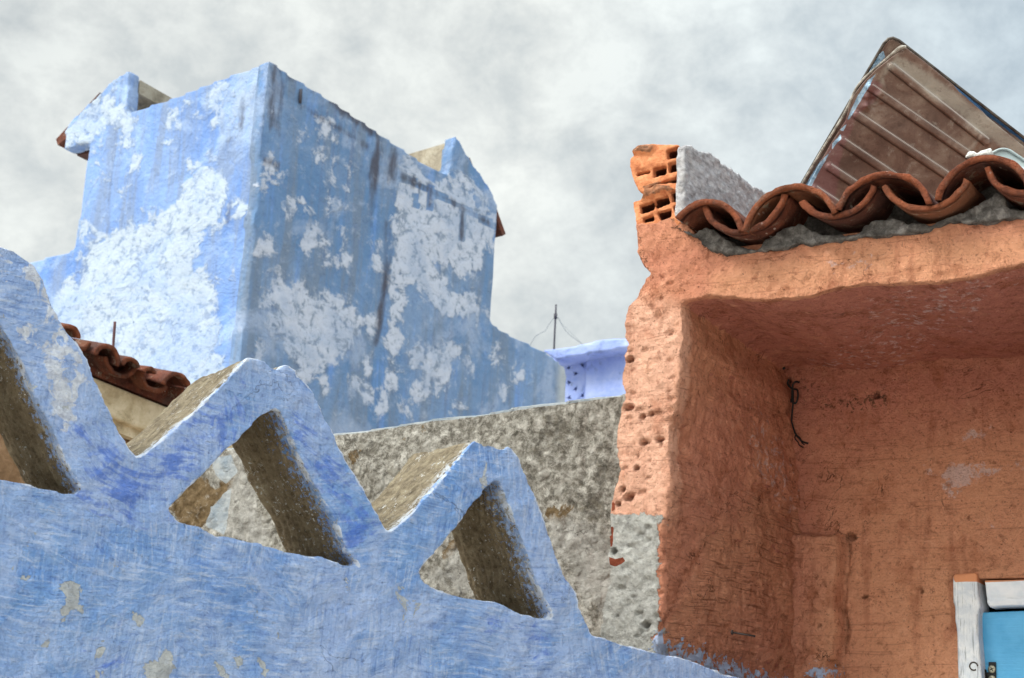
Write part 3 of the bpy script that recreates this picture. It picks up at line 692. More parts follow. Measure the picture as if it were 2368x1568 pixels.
    tan = field(UV, [O.poly(z3([(620, 960), (640, 860), (760, 800), (1000, 780), (1340, 700), (1700, 700), (2100, 640), (2368, 600), (3400, 400), (3400, 560), (2368, 770), (2200, 812), (2000, 868), (1780, 888), (1560, 885), (1340, 912), (1200, 960), (950, 978)]))], .05)
    tan = np.minimum(tan, fr)
    Nn = vnormals(V, Q)
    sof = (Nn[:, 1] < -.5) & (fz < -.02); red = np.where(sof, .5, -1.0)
    salt = field(UV, [O.poly(z3([(1250, 760), (1450, 740), (1500, 790), (1300, 800)])), O.poly(z3([(1480, 710), (1560, 720), (1520, 760)]))], .05)
    # soffit and jamb salt, in depth coordinates
    jam = (Nn[:, 0] > .4) & (fz < -.02); d = -fz / T; h = (UV[:, 1] - O.px((1850, 1000), -T)[1])
    js = .35 - np.hypot((d - .78) / .5, (h + .08 + .25 * (d - .7)) / .3); salt = np.where(jam, np.maximum(salt, np.clip(js * 2, -2.5, .2)), salt)
    ssf = .3 - np.abs((UV[:, 0] - O.px((2100, 760), -T * .5)[0]) * .8 - (d - .5) * -.35) * 3; salt = np.where(sof, np.clip(ssf * 1.5, -2.5, .1), salt)
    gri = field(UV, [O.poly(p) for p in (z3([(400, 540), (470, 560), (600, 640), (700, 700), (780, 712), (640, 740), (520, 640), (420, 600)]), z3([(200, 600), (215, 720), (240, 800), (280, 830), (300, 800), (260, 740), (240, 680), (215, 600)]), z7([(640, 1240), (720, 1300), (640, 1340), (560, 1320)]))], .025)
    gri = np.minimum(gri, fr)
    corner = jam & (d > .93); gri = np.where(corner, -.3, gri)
    # blue paint splashed over the jamb's foot, just above the blue wall
    prj = (O.O + V @ np.array([O.X, O.Y, O.Z]) - CAM)
    bw = np.array([[B.O[i] for i in range(3)]])
    blu = field(UV, [O.poly(z7([(620, 1330), (620, 1235), (690, 1180), (740, 1230), (800, 1250), (800, 1500), (620, 1500)]))], .02)
    xa = O.px(z10([(292, 1250)])[0])[0]
    def onjamb(p):
        r = ray(p); o0 = O.world(xa, 0, 0); t = ((o0 - CAM) @ O.X) / (r @ O.X); q = CAM + r * t - O.O; return float(-(q @ O.Z)) / T, float(q @ O.Y)
    ja, jb = onjamb(z7([(700, 1205)])[0]), onjamb(z7([(1330, 1490)])[0])
    top_ = ja[1] + (jb[1] - ja[1]) * (d - ja[0]) / (jb[0] - ja[0])
    lj = np.clip((top_ - UV[:, 1]) / .045 - .2, -2.5, .42); blu = np.where(jam, lj, blu)
    fcz = V[Q].mean(1); fn = Nn[Q].mean(1); lab = np.zeros(len(Q), int)
    ux = O.px((1640, 700))[0]; pz = O.px((1600, 700))[1]
    lab[fcz[:, 1] > pz + .004] = 1                       # lintel, spans the doorway
    lab[(fcz[:, 1] > pz - .06) & (fcz[:, 0] > ux)] = 1
    comb = np.where(jam, np.clip((O.px((1500, 1000))[1] - UV[:, 1]) / .15, .1, 1), 0.0)
    terra = np.minimum(field(UV, [O.poly(z7(q)) for q in ([(283, 318), (316, 318), (308, 490), (282, 490)], [(278, 570), (300, 575), (340, 592), (400, 575), (425, 612), (340, 655), (290, 640)], [(300, 900 - 700), (330, 180), (330, 120), (300, 110)])], .006), fr)
    at = dict(comb=comb, terra=terra, cement=cem, salmon=sal, tan=tan, red=red, salt=salt, grime=gri, bluesplash=blu)
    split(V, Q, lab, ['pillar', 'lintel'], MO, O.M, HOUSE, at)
    # recessed back wall with the doorway cut out
    x0 = O.px((1800, 1200), -T)[0] - .12; x1 = O.px((2900, 1200), -T)[0]
    y1 = O.px((2000, 700), -T)[1]; y0 = O.floor()
    dl = O.px(z9([(400, 150)])[0], -T)[0]; dt = O.px(z9([(600, 215)])[0], -T)[1]; dr = dl + .72
    mid_y = O.px((1900, 1900), -T)[1]
    Pb = [(x0, y1), (x0, mid_y), (dl, mid_y), (dl, dt), (dr, dt), (dr, mid_y), (x1, mid_y), (x1, y1)]
    V, N, Q = remesh([prism([Pb], -T, -T - .2)], .006, 2, .5); Q = np.array(Q)
    fzm = (V[:, 2] > -T - .05).astype(float)
    V[:, 2] += fzm * (.009 * fbm(V, 4, 3, 51) + .0028 * fbm(V, 30, 3, 55) - .006 * np.clip(fbm(V, 50, 2, 57) - .8, 0, 1))
    ridge = field(V[:, :2], [O.poly(zD([(1780, 1238), (1900, 1240), (1942, 1238), (1950, 1262), (1946, 1330), (1938, 1400), (1948, 1460), (1935, 1520), (1930, 2300), (1800, 2300)]), -T)], .006)
    ridge = np.clip(ridge + .45 * fbm(V, 30, 3, 5), -1, 1)
    V[:, 2] += .042 * np.clip((ridge + 1) / 2, 0, 1) * fzm
    V[:, 2] -= fzm * .022 * np.exp(-((V[:, 0] - np.interp(V[:, 1], [O.px((1950, y_), -T)[1] for y_ in (1900, 1520, 1460, 1400, 1330, 1262, 1238)], [O.px((x_, y_), -T)[0] for x_, y_ in ((1940, 1900), (1946, 1520), (1958, 1460), (1948, 1400), (1956, 1330), (1960, 1262), (1952, 1238))])) / .006) ** 2) * (V[:, 1] < O.px((1950, 1238), -T)[1]) * (.75 + .5 * fbm(V, 20, 2, 6))
    swirl = field(V[:, :2], [O.poly(z14([(560, 560), (660, 300), (700, 560), (720, 760), (650, 860), (610, 800)]), -T)], .06)
    V[:, 2] -= .006 * np.clip((swirl + 1) / 2, 0, 1) * fzm
    for p, r, dd in [((484, 217), .010, .05), ((365, 895), .012, .04), ((428, 1180), .007, .03), ((350, 880), .008, .03), ((285, 1505), .016, .04), ((60, 150), .012, .03), ((700, 1152), .005, .02), ((240, 1328), .006, .02)]:
        a, b = O.px(z14([p])[0], -T); k = np.where((np.hypot(V[:, 0] - a, V[:, 1] - b) < .05) & (V[:, 2] > -T - .05))[0]
        r *= .55; rr = np.hypot(V[k, 0] - a, V[k, 1] - b); V[k, 2] -= dd * np.clip(1.6 - rr / r, 0, 1)
    UV = V[:, :2]; PL = lambda ps: [O.poly(z14(p), -T) for p in ps]
    salt = field(UV, PL([[(715, 560), (775, 555), (775, 630), (715, 620)], [(790, 570), (880, 530), (1060, 540), (1130, 590), (1060, 610), (960, 640), (870, 700), (800, 680)], [(920, 380), (1060, 345), (1000, 420), (880, 460)],
                         [(940, 820), (980, 820), (960, 835)], [(1020, 850), (1090, 835), (1060, 860)], [(810, 700), (860, 700), (850, 740)], [(1150, 540), (1250, 520), (1250, 600), (1160, 590)], [(150, 1490), (230, 1480), (200, 1520)]]), .028)
    tan = field(UV, PL([[(560, 900), (900, 760), (1300, 700), (1300, 1900), (350, 1900), (400, 1100)]]), .25) * .7
    tan = np.maximum(tan, np.clip(ridge * .6, -2.5, .6))
    gri = field(UV, PL([[(100, 100), (300, 180), (560, 180), (560, 300), (350, 330), (200, 300), (120, 250)]]), .05) * .8 - .25
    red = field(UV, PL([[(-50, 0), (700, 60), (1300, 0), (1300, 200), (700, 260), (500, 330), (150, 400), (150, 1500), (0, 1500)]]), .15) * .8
    blu = field(UV, PL([[(150, 1550), (240, 1490), (320, 1520), (320, 1700), (150, 1700)]]), .03) * .6 - .25
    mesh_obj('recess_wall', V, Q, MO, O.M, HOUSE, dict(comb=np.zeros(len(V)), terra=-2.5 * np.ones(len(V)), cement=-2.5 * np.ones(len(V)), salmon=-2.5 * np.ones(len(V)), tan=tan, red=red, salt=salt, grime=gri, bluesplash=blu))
    flat = dict(comb=[0] * 8, terra=[-2.5] * 8, cement=[-2.5] * 8, salmon=[-2.5] * 8, tan=[-2.5] * 8, red=[-2.5] * 8, salt=[-2.5] * 8, grime=[-2.5] * 8, bluesplash=[-2.5] * 8)
    mesh_obj('side_wall', *merge(boxm(x0, dl, y0, mid_y + .01, -T - .19, -T - .01), boxm(dr, x1, y0, mid_y + .01, -T - .19, -T - .01)), MO, O.M, HOUSE, {k: v * 2 for k, v in flat.items()}, smooth=False)
    pa = O.px((1425, 1800))[0] ; pb = O.px((1520, 1800))[0]
    mesh_obj('pillar_foot', *boxm(pa, pb, y0, O.px((1500, 1780))[1], -T - .01, -.006), MO, O.M, HOUSE, flat, smooth=False)
    xR = O.px(z3([(3380, 560)])[0])[0]; yT = O.px(z3([(3380, 345)])[0])[1]
    mesh_obj('outer_wall', *merge(boxm(xR - .01, xR + .14, y0, yT - .02, -T - 1.6, .004), boxm(x0 + .1, xR - .012, y0, y1 - .01, -T - 1.6, -T - 1.45)), MO, O.M, HOUSE, {k: v * 2 for k, v in flat.items()}, smooth=False)
    # room behind the door, its darkness painted as near-black walls
    bk = mat_plain('room_dark', (.01, .009, .008), .95)
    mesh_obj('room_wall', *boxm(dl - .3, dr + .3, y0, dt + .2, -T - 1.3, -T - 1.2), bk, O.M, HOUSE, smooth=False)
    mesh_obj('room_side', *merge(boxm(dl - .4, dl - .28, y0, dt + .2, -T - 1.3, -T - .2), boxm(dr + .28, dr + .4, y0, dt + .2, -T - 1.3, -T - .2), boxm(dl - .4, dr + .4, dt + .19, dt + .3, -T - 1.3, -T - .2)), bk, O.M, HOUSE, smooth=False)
    # ---- door and frame
    WW = mat_wood_white(); WB = mat_wood_plank_white(); DM = mat_door(); BK = mat_plain('black_iron', (.012, .012, .014), .5, .3, 60, .0008)
    fz_ = -T + .012
    def woodpiece(name, pts, z1_, z0_, mat, parent, vox=.004, orange=None, groove=None):
        V, N, Q = remesh([prism([O.poly(pts, z1_)], z1_, z0_)], vox, 2, .4)
        UV = V[:, :2]; oz = field(UV, [O.poly(orange, z1_)], .01) if orange else -2.5 * np.ones(len(V))
        if groove is not None:
            gy = O.px(groove, z1_)[1]; V[:, 2] -= (V[:, 2] > z1_ - .01) * .006 * np.exp(-((V[:, 1] - gy) / .004) ** 2) + (V[:, 2] > z1_ - .02) * np.clip((gy - V[:, 1]) / .02, 0, 1) * .006
        return mesh_obj(name, V, np.array(Q), mat, O.M, parent, dict(orange=oz))
    DF = empty('door_frame_anchor', O.world(0, 0, 0), None, None) if False else None
    pts = z9([(207, 152), (300, 152), (420, 145), (520, 130), (535, 180), (545, 400), (578, 590), (560, 640), (545, 720), (552, 1000), (580, 1300), (600, 1568), (620, 2200), (275, 2200), (270, 1568), (262, 1000), (246, 850), (232, 760), (232, 600), (212, 550), (205, 400)])
    post = woodpiece('door_frame', pts, fz_, -T - .09, WW, HOUSE, .0042, z9([(180, 100), (560, 100), (545, 262), (380, 262), (240, 268), (215, 230), (205, 160)]))
    lp = z9([(640, 242), (900, 236), (1172, 225), (1900, 200), (1900, 545), (1172, 580), (900, 585), (690, 603), (664, 540), (650, 400)])
    woodpiece('head_board', lp, fz_ - .012, -T - .08, WB, HOUSE, .0042, z9([(600, 200), (1900, 170), (1900, 225), (1172, 248), (640, 272)]), z9([(900, 482)])[0])
    lo_y = O.px((2300, 2100), -T)[1]
    # lower half of the post down to the floor, and the far post out of the frame
    px0 = O.px(z9([(275, 2200)])[0], fz_); px1 = O.px(z9([(620, 2200)])[0], fz_)
    low = mesh_obj('post_foot', *boxm(px0[0], px1[0], y0, px0[1] + .01, -T - .088, fz_ - .002), WW, O.M, post, dict(orange=[-2.5] * 8), smooth=False)
    mesh_obj('far_post', *boxm(dr - .06, dr + .02, y0, dt + .01, -T - .088, fz_ - .002), WW, O.M, post, dict(orange=[-2.5] * 8), smooth=False)
    dz = -T - .035
    a = O.px(z9([(580, 680)])[0], dz); b = O.px(z9([(1172, 655)])[0], dz)
    sl_ = (b[1] - a[1]) / (b[0] - a[0]); ex = dr - .065
    Pd = [(a[0], y0 + .02), (ex, y0 + .02), (ex, a[1] + sl_ * (ex - a[0])), (a[0], a[1])]
    door = bev(mesh_obj('door', *prism([Pd], dz, dz - .035), DM, O.M, HOUSE, smooth=False), .002)
    h0 = O.px(z9([(690, 1350)])[0], dz + .006); h1 = O.px(z9([(790, 1490)])[0], dz + .006)
    hz = dz + .006
    hp = O.poly(z9([(690, 1350), (788, 1350), (792, 1620), (655, 1620), (655, 1490), (690, 1488)]), hz)
    bev(mesh_obj('hinge', *prism([hp], hz, dz + .0005), BK, O.M, door, smooth=False), .001)
    ka = O.px(z9([(622, 1445)])[0], hz); kb = O.px(z9([(632, 1640)])[0], hz)
    mesh_obj('hinge_knuckle', *tube([(ka[0], ka[1], hz), (ka[0], ka[1] - .003, hz), (kb[0], kb[1], hz)], [.004, .0075, .0075], 14), BK, O.M, door)
    SM = mat_plain('zinc_screw', lin(170, 168, 150), .4, .7, 90, .0004)
    for q in ((737, 1447), (740, 1585)):
        c = O.px(z9([q])[0], hz); V_, F_ = tube([(c[0], c[1], hz - .001), (c[0], c[1], hz + .002), (c[0], c[1], hz + .0026)], [.0095, .0095, .006], 20)
        sc_ = mesh_obj('screw', V_, F_, SM, O.M, door)
        for an in (.5, 2.07):
            ca, sa = math.cos(an) * .006, math.sin(an) * .006; nx, ny = -math.sin(an) * .0011, math.cos(an) * .0011
            pass
        cr = []
        for an in (.5, 2.07):
            ca, sa = math.cos(an) * .005, math.sin(an) * .005; nx, ny = -math.sin(an) * .0011, math.cos(an) * .0011
            cr.append(prism([[(c[0] - ca - nx, c[1] - sa - ny), (c[0] + ca - nx, c[1] + sa - ny), (c[0] + ca + nx, c[1] + sa + ny), (c[0] - ca + nx, c[1] - sa + ny)]], hz + .0029 + an * .0001, hz + .002))
        mesh_obj('screw_slot', *merge(*cr), BK, O.M, door, smooth=False)
    LP = mat_plain('painted_plate', lin(214, 220, 226), .6, 0, 60, .001, lin(196, 202, 208))
    hz2 = fz_ + .004; pl = O.poly(z9([(442, 1346), (538, 1346), (545, 1640), (448, 1640)]), hz2)
    bev(mesh_obj('hinge_plate', *prism([pl], hz2, fz_ - .004), LP, O.M, post, smooth=False), .0015)
    c = O.px(z9([(490, 1408)])[0], hz2); th = [(c[0] + .0095 * math.cos(t / 3), c[1] + .0095 * math.sin(t / 3), hz2 + .0008) for t in range(0, 17)]
    mesh_obj('plate_screw', *tube(th, .0017, 8), mat_plain('grimy_screw', lin(70, 62, 54), .7, .3), O.M, post)
orange_house()

# ---- canal tiles over the doorway
MT = mat_terracotta('terracotta', .78)
ZT = .085                                                      # how far the tile ends stand out from the wall
def arc3(a, b, c):
    ax, ay = a; bx, by = b; cx, cy = c
    d = 2 * (ax * (by - cy) + bx * (cy - ay) + cx * (ay - by))
    ux = ((ax * ax + ay * ay) * (by - cy) + (bx * bx + by * by) * (cy - ay) + (cx * cx + cy * cy) * (ay - by)) / d
    uy = ((ax * ax + ay * ay) * (cx - bx) + (bx * bx + by * by) * (ax - cx) + (cx * cx + cy * cy) * (bx - ax)) / d
    r = math.hypot(ax - ux, ay - uy); t0 = math.atan2(ay - uy, ax - ux); tm = math.atan2(by - uy, bx - ux); t1 = math.atan2(cy - uy, cx - ux)
    def un(t, ref, s):
        while s * (t - ref) < 0: t += s * 2 * math.pi
        while s * (t - ref) > 2 * math.pi: t -= s * 2 * math.pi
        return t
    s = 1 if un(tm, t0, 1) <= un(t1, t0, 1) else -1
    return ux, uy, r, t0, un(t1, t0, s)
def tile_mesh(a, b, c, thick, length, axis, z=0.0, taper=.86, seed=0, inward=True, nr=26, nl=34):
    """a barrel tile: outer arc through a, b, c; wall of given thickness on its inner side"""
    ux, uy, r, t0, t1 = arc3(a, b, c); V = []; Fs = []; rim = []
    nq = 4; per = 2 * (nr + 1)
    sect = [(r, t0 + (t1 - t0) * i / nr) for i in range(nr + 1)] + [(r - thick, t1 + (t0 - t1) * i / nr) for i in range(nr + 1)]
    rows = [0, .006, .014] + [length * j / nl for j in range(1, nl + 1)]
    for j, l in enumerate(rows):
        k = 1 - (1 - taper) * l / length; sh = .0025 if j == 0 else 0
        for i, (rr, t) in enumerate(sect):
            rr2 = (rr + (sh if rr < r else -sh)) * k + (1 - k) * 0
            V.append((ux + rr2 * math.cos(t) + axis[0] * l, uy + rr2 * math.sin(t) + axis[1] * l + (1 - k) * 0, z + axis[2] * l))
            rim.append(1.0 if j <= 1 else 0.0)
    for j in range(len(rows) - 1):
        for i in range(per):
            i2 = (i + 1) % per; Fs.append((j * per + i, j * per + i2, (j + 1) * per + i2, (j + 1) * per + i))
    for base, flip in ((0, False), ((len(rows) - 1) * per, True)):
        for i in range(nr):
            q = (base + i, base + i + 1, base + per - 2 - i, base + per - 1 - i); Fs.append(q[::-1] if not flip else q)
    V = np.array(V); 
    V += .0022 * np.c_[fbm(V + seed, 14, 2, 1), fbm(V + seed, 14, 2, 2), fbm(V + seed, 14, 2, 3)]
    k = np.array(rim) > 0; V[k] += .0028 * np.c_[fbm(V[k] + seed, 60, 2, 4), fbm(V[k] + seed, 60, 2, 5), fbm(V[k] + seed, 60, 2, 6)]
    if (t1 - t0) > 0: Fs = [f[::-1] for f in Fs]
    return V, Fs, rim
def tiles():
    mort = O.poly(z3([(430, 560), (520, 600), (600, 560), (680, 640), (780, 690), (880, 700), (930, 640), (1020, 600), (1110, 560), (1180, 590), (1260, 610), (1370, 622), (1440, 600), (1480, 560), (1560, 530), (1640, 530), (1720, 560), (1850, 560), (1960, 500),
        (2080, 460), (2150, 430), (2230, 400), (2260, 470), (2368, 480), (2600, 430), (3400, 260), (3400, 380), (2368, 520), (2100, 548), (1940, 560), (1700, 610), (1440, 632), (1250, 655), (1100, 672), (900, 712), (760, 726), (640, 705), (520, 640)]), .01)
    fill = O.poly(z3([(520, 560), (640, 600), (780, 640), (900, 590), (1020, 520), (1120, 500), (1300, 560), (1420, 520), (1540, 450), (1640, 440), (1800, 500), (1960, 430), (2080, 370), (2200, 340), (2368, 420), (2600, 330), (3400, 160), (3400, 380), (2368, 525), (1940, 565), (1440, 640), (900, 715), (640, 705)]), -.1)
    V, N, Q = remesh([prism([rough_poly(mort, .012, .003, 3)], .012, -.3), prism([fill], -.09, -.3)], .0055, 2, .5)
    V = V + N * (.006 * fbm(V, 28, 3, 77) + .003 * fbm(V, 90, 2, 79))[:, None]
    roof = mesh_obj('roof', V, Q, mat_limed('grey_bedding_mortar', [lin(70, 66, 64), lin(104, 100, 98), lin(146, 141, 138)], 50, .008), O.M, HOUSE)
    ax = np.array([0, .09, -1.0]); ax /= np.linalg.norm(ax)
    cov = [((410, 512), (575, 413), (800, 585)), ((788, 592), (1025, 333), (1325, 482)), ((1308, 470), (1585, 252), (1855, 432)), ((1858, 412), (2125, 166), (2420, 352)), ((2400, 330), (2690, 80), (2960, 240)), ((2950, 240), (3230, 10), (3480, 150))]
    pan = [((566, 456), (790, 612), (1046, 388)), ((1106, 428), (1320, 524), (1545, 342)), ((1570, 352), (1800, 486), (2066, 316)), ((2140, 238), (2380, 400), (2620, 230)), ((2690, 170), (2930, 320), (3150, 130))]
    for k, t in enumerate(cov):
        a, b, c = O.poly(z3(t), ZT)
        V, Fs, rim = tile_mesh(a, b, c, .0145, .46, ax, ZT, .84, 3.1 * k)
        o = mesh_obj('roof_tile', V, Fs, MT, O.M, roof, dict(rim=rim))
        if k == 0: o['label'] = 'end cover tile, tipped against the parapet'
        o2 = o.copy(); COL.objects.link(o2); o2.parent = roof; o2.matrix_basis = O.M @ Matrix.Translation(Vector(ax * .38) + Vector((.004, .02, 0)))
    for k, t in enumerate(pan):
        a, b, c = O.poly(z3(t), ZT - .012)
        V, Fs, rim = tile_mesh(a, b, c, .0145, .46, ax, ZT - .012, .9, 50 + 3.1 * k)
        # the pan's outer (under) side is traced; thickness goes inwards
        o = mesh_obj('roof_tile', V, Fs, MT, O.M, roof, dict(rim=rim))
        o2 = o.copy(); COL.objects.link(o2); o2.parent = roof; o2.matrix_basis = O.M @ Matrix.Translation(Vector(ax * .38) + Vector((0, .02, 0)))
    # lumps of white mortar on the fourth cover
    WM = mat_limed('white_mortar', [lin(190, 190, 188), lin(222, 222, 220), lin(240, 240, 238)], 60, .004)
    for q, r in (((640, 325), .008), ((850, 297), .009), ((590, 345), .006), ((760, 312), .006)):
        c = O.px(z8([q])[0], ZT - .03)
        V, Fs = [], []
        n1, n2 = 10, 14
        for i in range(n1 + 1):
            for j in range(n2):
                th = math.pi * i / n1; ph = 2 * math.pi * j / n2
                V.append((c[0] + 1.7 * r * math.sin(th) * math.cos(ph), c[1] + r * math.cos(th), ZT - .03 + 1.3 * r * math.sin(th) * math.sin(ph)))
        for i in range(n1):
            for j in range(n2): Fs.append((i * n2 + j, (i + 1) * n2 + j, (i + 1) * n2 + (j + 1) % n2, i * n2 + (j + 1) % n2))
        V = np.array(V); V += .004 * np.c_[fbm(V, 70, 2, 1), fbm(V, 70, 2, 2), fbm(V, 70, 2, 3)]
        mesh_obj('mortar_lump', V, Fs, WM, O.M, roof)
    # roof bed under the tiles (keeps the house closed from above)
    y = O.px((1900, 560))[1]; x0 = O.px((1640, 560))[0]; x1 = O.px((2850, 560))[0]
    mesh_obj('roof_deck', *prism([[(x0, y - .02), (x1, y - .02), (x1, y + .02), (x0, y + .02)]], -.02, -1.0), MO, O.M, HOUSE,
             dict(comb=[0] * 8, terra=[-2.5] * 8, cement=[-2.5] * 8, salmon=[-2.5] * 8, tan=[-2.5] * 8, red=[-2.5] * 8, salt=[-2.5] * 8, grime=[-2.5] * 8, bluesplash=[-2.5] * 8), smooth=False)
tiles()

# ---- hollow bricks and the rendered parapet
def grow(p, f):
    c = np.mean(p, 0); return [tuple(c + (np.array(q) - c) * f) for q in p]
def bricks():
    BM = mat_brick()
    up = [(235, 200), (300, 160), (400, 145), (540, 136), (640, 140), (728, 142), (770, 210), (800, 310), (820, 420), (816, 462), (740, 470), (680, 505), (540, 548), (440, 600), (340, 668), (290, 640), (255, 560), (228, 490), (215, 430), (205, 360), (202, 290), (236, 262)]
    uh = [[(605, 205), (730, 165), (738, 275), (620, 305)], [(620, 348), (745, 318), (763, 413), (630, 445)], [(455, 405), (590, 375), (585, 465), (455, 498)], [(272, 462), (408, 430), (414, 462), (350, 470), (282, 497)]]
    lo = [(345, 690), (400, 630), (520, 575), (620, 558), (775, 548), (808, 620), (825, 700), (830, 760), (832, 830), (800, 960), (640, 1100), (420, 1110), (262, 1060), (254, 950), (228, 810), (228, 765), (330, 738)]
    lh = [[(640, 662), (765, 628), (775, 730), (660, 760)], [(470, 738), (600, 693), (618, 780), (485, 833)], [(296, 800), (435, 762), (443, 855), (310, 892)], [(670, 805), (785, 775), (790, 830), (690, 880)], [(497, 885), (628, 842), (630, 928), (530, 968)], [(332, 940), (440, 902), (450, 972), (342, 998)]]
    par = mesh_parapet()
    for k, (o_, hs, dz) in enumerate(((up, uh, .004), (lo, lh, -.002))):
        P = [rough_poly(O.poly(z5(o_)), .01, .0016, 40 + k)] + [rough_poly(grow(O.poly(z5(h)), 1.16), .008, .0015, 60 + k + i) for i, h in enumerate(hs)]
        V, N, Q = remesh([prism(P, dz, -.24)], .0024, 1, .5); Q = np.array(Q)
        V = V + N * (.0011 * fbm(V, 60, 3, 81 + k) + .001 * fbm(V, 14, 2, 83))[:, None]
        UV = V[:, :2]
        blob = field(UV, [O.poly(z5(p)) for p in ([[(230, 240), (240, 190), (330, 155), (480, 150), (480, 200), (430, 245), (330, 235)]] if k == 0 else [[(330, 735), (370, 640), (500, 575), (640, 590), (700, 640), (600, 660), (480, 690), (420, 720)]])], .008)
        fr = (V[:, 2] > -.03)
        V[:, 2] += fr * np.clip((blob + .6) / 1.2, 0, 1) * (.014 + .006 * fbm(V, 60, 2, 12))
        lug = field(UV, [O.poly(z5(p)) for p in ([[(270, 255), (580, 170), (590, 300), (560, 370), (430, 400), (240, 440), (205, 330)], [(260, 500), (420, 460), (440, 560), (300, 620)]] if k == 0 else [[(620, 940), (740, 860), (740, 1000), (620, 1060)]])], .01)
        V[:, 2] += fr * np.clip((lug + .6) / 1.2, 0, 1) * .003
        mort = np.maximum(blob * .7, field(UV, [O.poly(z5(p)) for p in ([[(730, 450), (830, 440), (830, 510), (740, 530)], [(340, 600), (540, 540), (540, 570), (360, 650)]] if k == 0 else [[(620, 930), (700, 960), (650, 1100), (600, 1100)]])], .01))
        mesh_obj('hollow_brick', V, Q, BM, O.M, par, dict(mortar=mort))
def mesh_parapet():
    xr = O.px(z5([(812, 300)])[0])[0]
    org = O.world(xr, 0, 0)
    # plane facing right, containing the depth direction
    Gp = Frame.__new__(Frame); Gp.O = org; Gp.Z = O.X.copy(); Gp.Y = np.array([0, 0, 1.0]); Gp.X = np.cross(Gp.Y, Gp.Z)
    Gp.M = Matrix([[Gp.X[i], Gp.Y[i], Gp.Z[i], Gp.O[i]] for i in range(3)] + [[0, 0, 0, 1]])
    top = Gp.poly(z5([(755, 142), (800, 148), (880, 190), (960, 210), (1050, 232), (1120, 285), (1160, 350), (1280, 410), (1380, 500), (1480, 592), (1620, 655), (1750, 720), (1900, 800)]))
    yb = O.px(z5([(700, 1000)])[0])[1]
    xe = top[-1][0]
    P = rough_poly(top + [(xe, yb), (top[0][0] + (.0), yb)], .012, .002, 90)
    core = [(t[0], t[1] - .02) for t in top if abs(t[0] - top[0][0]) > .24]
    sgn = 1 if xe > top[0][0] else -1
    st = top[0][0] + sgn * .24
    core = [(st, np.interp(st, [t[0] for t in top][::sgn], [t[1] for t in top][::sgn]) - .02)] + core + [(xe, yb), (st, yb)]
    V, N, Q = remesh([prism([P], .012, -.012), prism([core], .002, -.16)], .0042, 2, .5)
    V = V + N * (.0035 * fbm(V, 50, 3, 91) + .002 * fbm(V, 12, 2, 93))[:, None]
    m = mat_limed('rough_grey_render', [lin(160, 158, 162), lin(212, 210, 214), lin(236, 234, 236)], 70, .009, .9, (.35, 1, 1))
    return mesh_obj('parapet', V, Q, m, Gp.M, HOUSE)
bricks()

